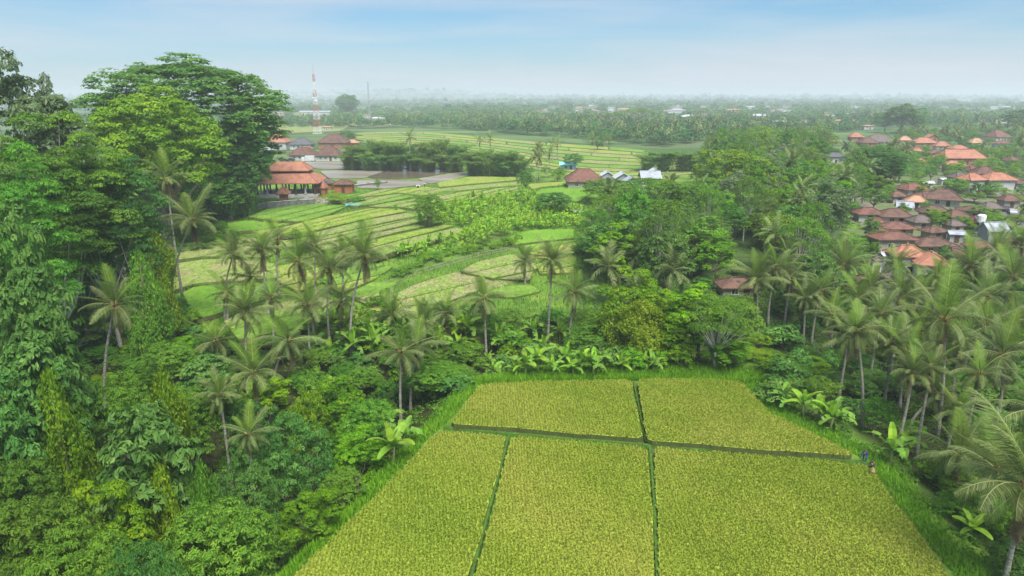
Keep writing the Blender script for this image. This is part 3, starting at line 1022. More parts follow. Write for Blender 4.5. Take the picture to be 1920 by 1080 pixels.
RICE_H = 0.46
for pi_, (pts, lev, deg) in enumerate(PLOTS):
    # the crop's top is what one sees: lay the plot out so that its top edge falls on the traced outline
    P = smooth_poly([onplane(a, b, lev + RICE_H * 0.6) for a, b in pts])
    P = [(x + .12 * math.sin(y * 1.9), y + .12 * math.sin(x * 1.7 + pi_)) for x, y in P]
    n = len(P)
    m2 = MB().add([(x, y, lev + 0.27) for x, y in P] + [(x, y, lev - 1.5) for x, y in P],
                  [tuple(range(n))] + [(i, i + n, (i + 1) % n + n, (i + 1) % n) for i in range(n)])
    m2.m = [0] + [1] * n
    o = m2.build('rice_plot', [M_soil, M_stalk])
    o['kind'] = 'structure'
    PXY = np.array(P)
    th = math.radians(deg)
    c, s = math.cos(th), math.sin(th)
    lo, hi = PXY.min(0), PXY.max(0)
    ctr = (lo + hi) / 2
    rad = np.hypot(*(hi - lo)) / 2 + 1
    rs, ts = 0.29, 0.125
    u = np.arange(-rad, rad, rs)
    v = np.arange(-rad, rad, ts)
    U, Vv = np.meshgrid(u, v)
    U = U + rng.normal(size=U.shape) * 0.03 + 0.25 * np.sin(Vv * 0.16 + pi_)
    Vv = Vv + rng.normal(size=U.shape) * 0.05
    X = ctr[0] + U * c - Vv * s
    Y = ctr[1] + U * s + Vv * c
    X, Y = X.ravel(), Y.ravel()
    ok = inpoly(X, Y, P) & (Y > 33)
    X, Y = X[ok], Y[ok]
    nb = 7
    k = len(X)
    ripe = 0.48 + 0.16 * vnoise(X, Y, 0.11, pi_) + 0.09 * vnoise(X, Y, 0.45, pi_ + 3) + 0.03 * np.sin(np.round((X * c + Y * s) / 0.29) * 2.4) + rng.normal(size=k) * 0.02
    ci = np.repeat(np.arange(k), nb)
    C = np.stack([X[ci], Y[ci], np.full(k * nb, lev)], 1) + rng.normal(size=(k * nb, 3)) * np.array([0.035, 0.035, 0])
    kind = np.tile(np.arange(nb), k)
    pan = kind >= 3
    h = np.where(pan, rng.uniform(0.66, 0.86, k * nb), rng.uniform(0.5, 0.74, k * nb)) * (1 + 0.06 * vnoise(X, Y, 0.3, 9))[ci]
    h *= RICE_H / 0.74
    ln = np.where(pan, rng.uniform(0.03, 0.14, k * nb), rng.uniform(0.06, 0.24, k * nb))
    t = ripe[ci] + np.where(pan, 0.07, -0.04) + rng.normal(size=k * nb) * 0.03
    # turned upside-down wedge for the seed heads so that their mass is at the top
    a = rng.uniform(0, 2 * math.pi, k * nb)
    d = np.stack([np.cos(a), np.sin(a), 0 * a], 1)
    sd = np.stack([-np.sin(a), np.cos(a), 0 * a], 1)
    tip = C + d * ln[:, None] + np.array([0, 0, 1.0]) * h[:, None]
    w = np.where(pan, 0.05, 0.05)[:, None]
    b0 = np.where(pan[:, None], tip - sd * w, C - sd * w)
    b1 = np.where(pan[:, None], tip + sd * w + d * 0.06 - np.array([0, 0, 0.05]), C + sd * w)
    tp = np.where(pan[:, None], C + np.array([0, 0, 0.12]), tip)
    Vt = np.stack([b0, b1, tp], 1).reshape(-1, 3)
    o = link('rice_crop', mk('rice_crop', Vt, np.arange(3 * k * nb).reshape(-1, 3), LM['rice'], t))
    tag(o, kind='stuff')

M_dike = noisemat('dike_turf', [(0.05, 0.085, 0.015), (0.06, 0.13, 0.016), (0.08, 0.17, 0.02)], scale=1.5, bump=0.5)
# ---- grass on the dikes, the field margins and the banks
dikes = [([(832, 799), (950, 811), (1080, 822), (1215, 833), (1350, 843), (1500, 854), (1625, 866)], 0.42),
         ([(1188, 716), (1198, 760), (1211, 828)], 0.2), ([(954, 816), (945, 850), (918, 950), (882, 1085), (860, 1160)], 0.26), ([(1219, 838), (1227, 940), (1233, 1085), (1235, 1160)], 0.28)]
gC, gt, gh = [], [], []
for pts, hw in dikes:
    P = [onplane(a, b, 0.1) for a, b in pts]
    mb = MB()
    for i in range(len(P) - 1):
        (x0, y0), (x1, y1) = P[i], P[i + 1]
        l = math.hypot(x1 - x0, y1 - y0)
        nxn, nyn = -(y1 - y0) / l, (x1 - x0) / l
        hh = hw * 0.8
        mb.add([(x0 + nxn * hh, y0 + nyn * hh, -0.3), (x0 + nxn * hh * .5, y0 + nyn * hh * .5, 0.12), (x0 - nxn * hh * .5, y0 - nyn * hh * .5, 0.12), (x0 - nxn * hh, y0 - nyn * hh, -0.3),
                (x1 + nxn * hh, y1 + nyn * hh, -0.3), (x1 + nxn * hh * .5, y1 + nyn * hh * .5, 0.12), (x1 - nxn * hh * .5, y1 - nyn * hh * .5, 0.12), (x1 - nxn * hh, y1 - nyn * hh, -0.3)],
               [(0, 1, 5, 4), (1, 2, 6, 5), (2, 3, 7, 6)])
        k = int(l * hw * 2 * 42)
        t = rng.random(k)
        o_ = rng.uniform(-1, 1, k) * hw
        gC.append(np.stack([x0 + (x1 - x0) * t + nxn * o_, y0 + (y1 - y0) * t + nyn * o_, np.full(k, 0.0)], 1))
        gt.append(rng.normal(size=k) * 0.14 + 0.12)
        gh.append(rng.uniform(0.10, 0.28, k))
    mb.build('path', M_dike)['kind'] = 'structure'


def edge_grass(x0, x1, y0, y1, k, f, hlo, hhi, tm=0.45):
    X, Y = rng.uniform(x0, x1, k), rng.uniform(y0, y1, k)
    ring = [(p[0], p[1], 0.0) for p in FIELD] + [(FIELD[0][0], FIELD[0][1], 0.0)]
    d, _ = seg_dist(X, Y, ring)
    ok = ~inpoly(X, Y, FIELD) & f(d, X, Y)
    X, Y = X[ok], Y[ok]
    gC.append(np.stack([X, Y, terr(X, Y) - 0.05], 1))
    gt.append(rng.normal(size=len(X)) * 0.15 + tm + 0.12 * vnoise(X, Y, 0.5))
    gh.append(rng.uniform(hlo, hhi, len(X)))


edge_grass(-24, 46, 33, 96, 420000, lambda d, X, Y: d < rng.uniform(0.8, 3.6, len(d)), 0.25, 0.6)
edge_grass(-12, 34, 78, 88, 60000, lambda d, X, Y: d < 4.5, 0.4, 0.9, 0.5)
for P, lev in PADDY_WORLD[:70]:
    for i in range(len(P)):
        (x0, y0), (x1, y1) = P[i], P[(i + 1) % len(P)]
        l = math.hypot(x1 - x0, y1 - y0)
        if y0 > 290:
            continue
        k = int(l * 9)
        t = rng.random(k)
        gC.append(np.stack([x0 + (x1 - x0) * t + rng.normal(size=k) * 0.35, y0 + (y1 - y0) * t + rng.normal(size=k) * 0.35, np.full(k, lev - 0.15)], 1))
        gt.append(rng.normal(size=k) * 0.2 + 0.3)
        gh.append(rng.uniform(0.25, 0.65, k))
X, Y = rng.uniform(-80, 60, 150000), rng.uniform(98, 250, 150000)
pxx = 960 + F * X / (Y * cp + HC * sp)
ok = (pxx < 1110) & (pxx > 300)
for P, lev in PADDY_WORLD:
    ok &= ~inpoly(X, Y, P)
ok &= (vnoise(X, Y, 0.25, 6) + rng.normal(size=len(X)) * 0.5 > -0.2)
X, Y = X[ok], Y[ok]
gC.append(np.stack([X, Y, terr(X, Y) - 0.05], 1))
gt.append(0.28 + 0.25 * vnoise(X, Y, 0.12, 4) + rng.normal(size=len(X)) * 0.18)
gh.append(rng.uniform(0.3, 0.9, len(X)))
C = np.concatenate(gC)
h = np.concatenate(gh)
blades('grass', C, h, h * rng.uniform(0.1, 0.8, len(h)), 0.06 + h * 0.10, np.concatenate(gt), LM['grass'], rng)

# ---- undergrowth: leafy ground cover on the gully sides and under the palms
k = 9500
X, Y = rng.uniform(-75, 95, k), rng.uniform(32, 125, k)
ring = [(p[0], p[1], 0.0) for p in FIELD] + [(FIELD[0][0], FIELD[0][1], 0.0)]
d, _ = seg_dist(X, Y, ring)
openm = np.zeros(k, bool)
for P, lev in PADDY_WORLD[:60]:
    openm |= inpoly(X, Y, P)
pxx = 960 + F * X / (Y * cp + HC * sp)
MFW = [gp(a, b)[:2] for a, b in [(1085, 655), (1078, 430), (1170, 400), (1290, 372), (1300, 330), (1400, 300), (1560, 320), (1612, 420), (1600, 470), (1630, 560), (1900, 560), (2000, 700), (1640, 660)]]
X2, Y2 = rng.uniform(5, 150, 15000), rng.uniform(95, 300, 15000)
o2 = inpoly(X2, Y2, MFW)
ok = ~inpoly(X, Y, FIELD) & (d > 1.8) & ~openm & ((Y < 104) | (X > 12)) & (pxx > -150) & (pxx < 2080)
X, Y = np.concatenate([X[ok], X2[o2][:3500]]), np.concatenate([Y[ok], Y2[o2][:3500]])
Z = terr(X, Y)
nl = 22
ci = np.repeat(np.arange(len(X)), nl)
R_ = rng.uniform(0.5, 1.25, len(X))
od = norm(rng.normal(size=(len(ci), 3)))
od[:, 2] = np.abs(od[:, 2])
C = np.stack([X, Y, Z], 1)[ci] + od * R_[ci][:, None] * rng.uniform(0.5, 1.0, (len(ci), 1)) * np.array([1, 1, 0.8])
N = norm(od + np.array([0, 0, 0.5]) + rng.normal(size=(len(ci), 3)) * 0.4)
V, Fc = leaf_quads(C, N, rng.uniform(0.2, 0.5, len(ci)), 0.5, rng)
t = (0.42 + 0.2 * vnoise(X, Y, 0.22, 2) + rng.normal(size=len(X)) * 0.12)[ci] + rng.normal(size=len(ci)) * 0.12
tag(link('undergrowth', mk('undergrowth', V, Fc, LM['under'], t)), kind='stuff')

# dirt track through the terraces
M_track = noisemat('dirt_track', [(0.14, 0.12, 0.08), (0.20, 0.18, 0.13), (0.15, 0.18, 0.07)], scale=0.9)
TR = [(690, 545), (743, 525), (775, 513), (808, 503), (856, 489), (903, 476), (930, 471), (970, 463), (1010, 462)]
for off in (-0.8, 0.8):
    sv = []
    for i, (a, b) in enumerate(TR):
        x, y, z = gp(a, b)
        a2, b2 = TR[min(i + 1, len(TR) - 1)]
        a1, b1 = TR[max(i - 1, 0)]
        p1, p2 = gp(a1, b1), gp(a2, b2)
        dx, dy = p2[0] - p1[0], p2[1] - p1[1]
        l = math.hypot(dx, dy)
        for w in (off + 0.26, off - 0.26):
            xx, yy = x - dy / l * w, y + dx / l * w
            sv.append((xx, yy, tz(xx, yy) + 0.06))
    MB().add(sv, [(i, i + 1, i + 3, i + 2) for i in range(0, len(sv) - 2, 2)]).build('dirt_track', M_track, smooth=True)['kind'] = 'structure'


# trodden earth and yards of the village
M_yard = noisemat('village_earth', [(0.10, 0.085, 0.06), (0.17, 0.15, 0.11), (0.09, 0.15, 0.03), (0.14, 0.13, 0.09)], scale=0.16, bump=0.4)
vx, vy = np.meshgrid(np.linspace(72, 300, 40), np.linspace(128, 420, 50))
vsel = vx / vy > 0.46 + 0.03 * np.sin(vy * 0.05)
vi = np.arange(vx.size).reshape(vx.shape)
cell = vsel[:-1, :-1] & vsel[1:, :-1] & vsel[1:, 1:] & vsel[:-1, 1:]
fq = np.stack([vi[:-1, :-1], vi[:-1, 1:], vi[1:, 1:], vi[1:, :-1]], -1)[cell]
link('village_ground', mk('village_ground', np.stack([vx.ravel(), vy.ravel(), terr(vx.ravel(), vy.ravel()) + 0.05], 1), fq, M_yard, smooth=True))['kind'] = 'structure'

# leaf littered floor of the middle forest
M_floor = noisemat('forest_floor', [(0.045, 0.040, 0.020), (0.060, 0.085, 0.020), (0.05, 0.11, 0.018), (0.07, 0.06, 0.03)], scale=0.3, bump=0.5)
vx, vy = np.meshgrid(np.linspace(5, 200, 90), np.linspace(92, 430, 130))
vi = np.arange(vx.size).reshape(vx.shape)
MFF = [gp(a, b)[:2] for a, b in [(1090, 650), (1084, 430), (1175, 400), (1300, 372), (1315, 325), (1400, 280), (1500, 268), (1560, 310), (1590, 345), (1600, 420), (1590, 470), (1610, 560), (1640, 640), (1480, 690), (1290, 680)]]
vsel = inpoly(vx, vy, MFF)
cell = vsel[:-1, :-1] & vsel[1:, :-1] & vsel[1:, 1:] & vsel[:-1, 1:]
fq = np.stack([vi[:-1, :-1], vi[:-1, 1:], vi[1:, 1:], vi[1:, :-1]], -1)[cell]
link('forest_ground', mk('forest_ground', np.stack([vx.ravel(), vy.ravel(), terr(vx.ravel(), vy.ravel()) + 0.09], 1), fq, M_floor, smooth=True))['kind'] = 'structure'

# ------------------------------------------------------------------ buildings
M_or = roofmat('roof_orange_tile', (0.25, 0.105, 0.062), (0.42, 0.18, 0.112))
M_or2 = roofmat('roof_faded_orange_tile', (0.36, 0.18, 0.10), (0.48, 0.26, 0.16))
M_br = roofmat('roof_brown_tile', (0.060, 0.038, 0.028), (0.165, 0.080, 0.053))
M_rd = roofmat('roof_dark_red_tile', (0.085, 0.042, 0.030), (0.205, 0.085, 0.056))
M_gr = roofmat('roof_grey_sheet', (0.22, 0.24, 0.27), (0.36, 0.39, 0.43), 1.0)
M_dk = roofmat('roof_dark_grey', (0.06, 0.06, 0.065), (0.12, 0.12, 0.13))
M_wm = roofmat('roof_white_sheet', (0.36, 0.38, 0.40), (0.50, 0.52, 0.54), 1.0)
M_bl = roofmat('roof_light_blue_sheet', (0.16, 0.50, 0.60), (0.25, 0.66, 0.74), 1.0)
M_th = roofmat('roof_old_dark_tile', (0.07, 0.055, 0.05), (0.16, 0.12, 0.10))
ROOF = dict(orange=M_or, faded=M_or2, brown=M_br, red=M_rd, grey=M_gr, dark=M_dk, white=M_wm, blue=M_bl, thatch=M_th)
WALL = dict(white=noisemat('wall_white_plaster', [(0.36, 0.35, 0.32), (0.50, 0.49, 0.46), (0.58, 0.57, 0.55)], scale=0.5),
            grey=noisemat('wall_grey_plaster', [(0.27, 0.27, 0.27), (0.38, 0.38, 0.38)], scale=0.5),
            brick=noisemat('wall_orange_brick', [(0.30, 0.11, 0.05), (0.42, 0.17, 0.08)], scale=0.9),
            blue=noisemat('wall_pale_blue', [(0.33, 0.42, 0.50), (0.42, 0.52, 0.60)], scale=0.5),
            cream=noisemat('wall_cream_plaster', [(0.30, 0.27, 0.22), (0.42, 0.38, 0.31)], scale=0.5),
            pink=noisemat('wall_pink_plaster', [(0.52, 0.36, 0.30), (0.60, 0.43, 0.37)], scale=0.5))
M_glass = noisemat('window_dark_glass', [(0.02, 0.025, 0.03), (0.05, 0.055, 0.06)], scale=0.5, rough=0.2, spec=0.5)
M_wood = noisemat('dark_timber', [(0.06, 0.035, 0.02), (0.12, 0.07, 0.04)], scale=3)
M_stone = noisemat('dark_stone', [(0.10, 0.095, 0.09), (0.17, 0.165, 0.155), (0.24, 0.23, 0.21)], scale=0.9, bump=0.6)
M_conc = noisemat('pale_concrete', [(0.34, 0.33, 0.31), (0.46, 0.45, 0.42)], scale=0.7)
M_trim = flat('white_trim', (0.66, 0.65, 0.62))
KEEP = []
HOUSES = []


def roof_part(parent, w, d, z0, rh, kind, mat, over=0.7, ridge=0.35, name='roof'):
    W2, D2 = w / 2 + over, d / 2 + over
    mb = MB()
    th = 0.16
    if kind == 'gable':      # ridge along x
        up = [(-W2, -D2, z0), (W2, -D2, z0), (W2, D2, z0), (-W2, D2, z0), (-W2, 0, z0 + rh), (W2, 0, z0 + rh)]
        fs = [(0, 1, 5, 4), (2, 3, 4, 5)]
        rg = [((-W2, 0, z0 + rh), (W2, 0, z0 + rh))]
    elif kind == 'gabley':   # ridge along y
        up = [(-W2, -D2, z0), (W2, -D2, z0), (W2, D2, z0), (-W2, D2, z0), (0, -D2, z0 + rh), (0, D2, z0 + rh)]
        fs = [(0, 4, 5, 3), (1, 2, 5, 4)]
        rg = [((0, -D2, z0 + rh), (0, D2, z0 + rh))]
    else:
        r = ridge * w / 2
        if d > w:
            r2 = ridge * d / 2
            up = [(-W2, -D2, z0), (W2, -D2, z0), (W2, D2, z0), (-W2, D2, z0), (0, -r2, z0 + rh), (0, r2, z0 + rh)]
            fs = [(0, 1, 4), (1, 2, 5, 4), (2, 3, 5), (3, 0, 4, 5)]
        else:
            up = [(-W2, -D2, z0), (W2, -D2, z0), (W2, D2, z0), (-W2, D2, z0), (-r, 0, z0 + rh), (r, 0, z0 + rh)]
            fs = [(0, 1, 5, 4), (1, 2, 5), (2, 3, 4, 5), (3, 0, 4)]
        rg = [(up[4], up[5])] + [(up[i], up[4 if (up[i][0] < 0 if d <= w else up[i][1] < 0) else 5]) for i in range(4)]
    n = len(up)
    mb.add(up + [(x, y, z - th) for x, y, z in up], fs + [tuple(i + n for i in reversed(f)) for f in fs])
    for a, b in ((0, 1), (1, 2), (2, 3), (3, 0)):
        if kind == 'gable' and (a, b) in ((1, 2), (3, 0)):
            q = 5 if a == 1 else 4
            mb.add([up[a], up[q], up[b], (up[a][0], up[a][1], z0 - th), (up[q][0], up[q][1], z0 + rh - th), (up[b][0], up[b][1], z0 - th)], [(0, 1, 4, 3), (1, 2, 5, 4)])
        elif kind == 'gabley' and (a, b) in ((0, 1), (2, 3)):
            q = 4 if a == 0 else 5
            mb.add([up[a], up[q], up[b], (up[a][0], up[a][1], z0 - th), (up[q][0], up[q][1], z0 + rh - th), (up[b][0], up[b][1], z0 - th)], [(0, 1, 4, 3), (1, 2, 5, 4)])
        else:
            mb.add([up[a], up[b], (up[b][0], up[b][1], z0 - th), (up[a][0], up[a][1], z0 - th)], [(0, 3, 2, 1)])
    rf = mb.build(name, mat, parent)
    rm = MB()
    for a, b in rg:
        rm.tube([(a[0], a[1], a[2] + 0.05), (b[0], b[1], b[2] + 0.05)], 0.14, 5)
    rm.build('ridge_cap', mat, rf)
    return rf


def house_at(x, y, g, w, d, wh, rh, roof, wall, kind='hip', rot=0.0, label=None, group=None, nwin=3, over=0.7, ridge=0.35, name='house',
             cat='house', small=False, finial=False):
    e = link(name, None, None, (x, y, g), (0, 0, rot))
    tag(e, label, cat, group)
    wb = MB().box(0, 0, wh / 2 - 0.4, w, d, wh + 0.8)
    if kind in ('gable', 'gabley'):
        hh = rh * 0.88
        if kind == 'gable':
            for sx in (-1, 1):
                x0 = sx * (w / 2 - 0.02)
                wb.add([(x0, -d / 2, wh), (x0, d / 2, wh), (x0, 0, wh + hh), (x0 - sx * .2, -d / 2, wh), (x0 - sx * .2, d / 2, wh), (x0 - sx * .2, 0, wh + hh)], [(0, 1, 2), (5, 4, 3)])
        else:
            for sy_ in (-1, 1):
                y0 = sy_ * (d / 2 - 0.02)
                wb.add([(-w / 2, y0, wh), (w / 2, y0, wh), (0, y0, wh + hh), (-w / 2, y0 - sy_ * .2, wh), (w / 2, y0 - sy_ * .2, wh), (0, y0 - sy_ * .2, wh + hh)], [(0, 1, 2), (5, 4, 3)])
    wb.build('wall', WALL[wall], e)
    rf = roof_part(e, w, d, wh + 0.02, rh, kind, ROOF[roof], over, ridge)
    if finial:
        MB().tube([(0, 0, wh + rh - 0.1), (0, 0, wh + rh + 0.35), (0, 0, wh + rh + 0.8)], [0.28, 0.22, 0.05], 6).build('finial', ROOF[roof], rf)
    if not small:
        sp_ = w / (nwin + 1)
        for i in range(nwin):
            cx = -w / 2 + sp_ * (i + 1)
            if i == nwin // 2:
                dr = MB().box(cx, -d / 2 - 0.04, min(1.05, wh * .4), 1.0, 0.12, min(2.1, wh * 0.8)).build('door', M_wood, e)
                MB().ball((cx + 0.38, -d / 2 - 0.12, 1.0), 0.05, 5, 3).build('handle', M_trim, dr)
            else:
                fr = MB()
                for (ax, az, sx, sz) in ((0, .55, 1.3, .1), (0, -.55, 1.3, .1), (-.6, 0, .1, 1.0), (.6, 0, .1, 1.0), (0, 0, .06, 1.0)):
                    fr.box(cx + ax, -d / 2 - 0.05, wh * 0.55 + az, sx, 0.12, sz)
                fo = fr.build('window', M_trim, e)
                MB().box(cx, -d / 2 - 0.012, wh * 0.55, 1.1, 0.03, 1.0).build('pane', M_glass, fo)
    return e


def H(px, py, wpx, roof='brown', wall='white', wh=2.6, rh=None, dr=0.8, kind='hip', rot=0.0, keep=1.0, **kw):
    """a house whose front eave is seen centred at (px, py), wpx wide"""
    if px > 1600 and 255 < py < 570:
        wpx *= 1.03
        dr = dr * 1.2
        if not rot and wpx < 70:
            rot = RND.uniform(-.3, .3)
    g = 0.0
    for _ in range(8):
        x, y = onplane(px, py, g + wh)
        g = tz(x, y)
    dep = y * cp + (HC - g - wh) * sp
    w = wpx / F * dep
    over = min(0.7, w * 0.08)
    if px > 1600 and 280 < py < 570 and wh == 2.6:
        wh, over = 2.1, min(1.1, w * .11)
    w = max(1.2, w - 2 * over)
    d = w * dr
    rh = rh if rh else min(w, d) * (0.36 if py > 242 else 0.14)
    cx, cy_ = x + math.sin(rot) * 0 , y + d / 2 + over
    e = house_at(cx, cy_, g, w, d, wh, rh, roof, wall, kind, rot, over=over, nwin=max(1, int(w // 3)), **kw)
    HOUSES.append((cx, cy_, max(w, d) * 0.6 + 0.5))
    if keep:
        t = proj(cx, cy_, g + wh + rh)
        KEEP.append((px - wpx * 0.42, t[1] + (2 if px > 1600 else -1), px + wpx * 0.42, py - (3 if px > 1600 else -3) * keep, y))
    return e


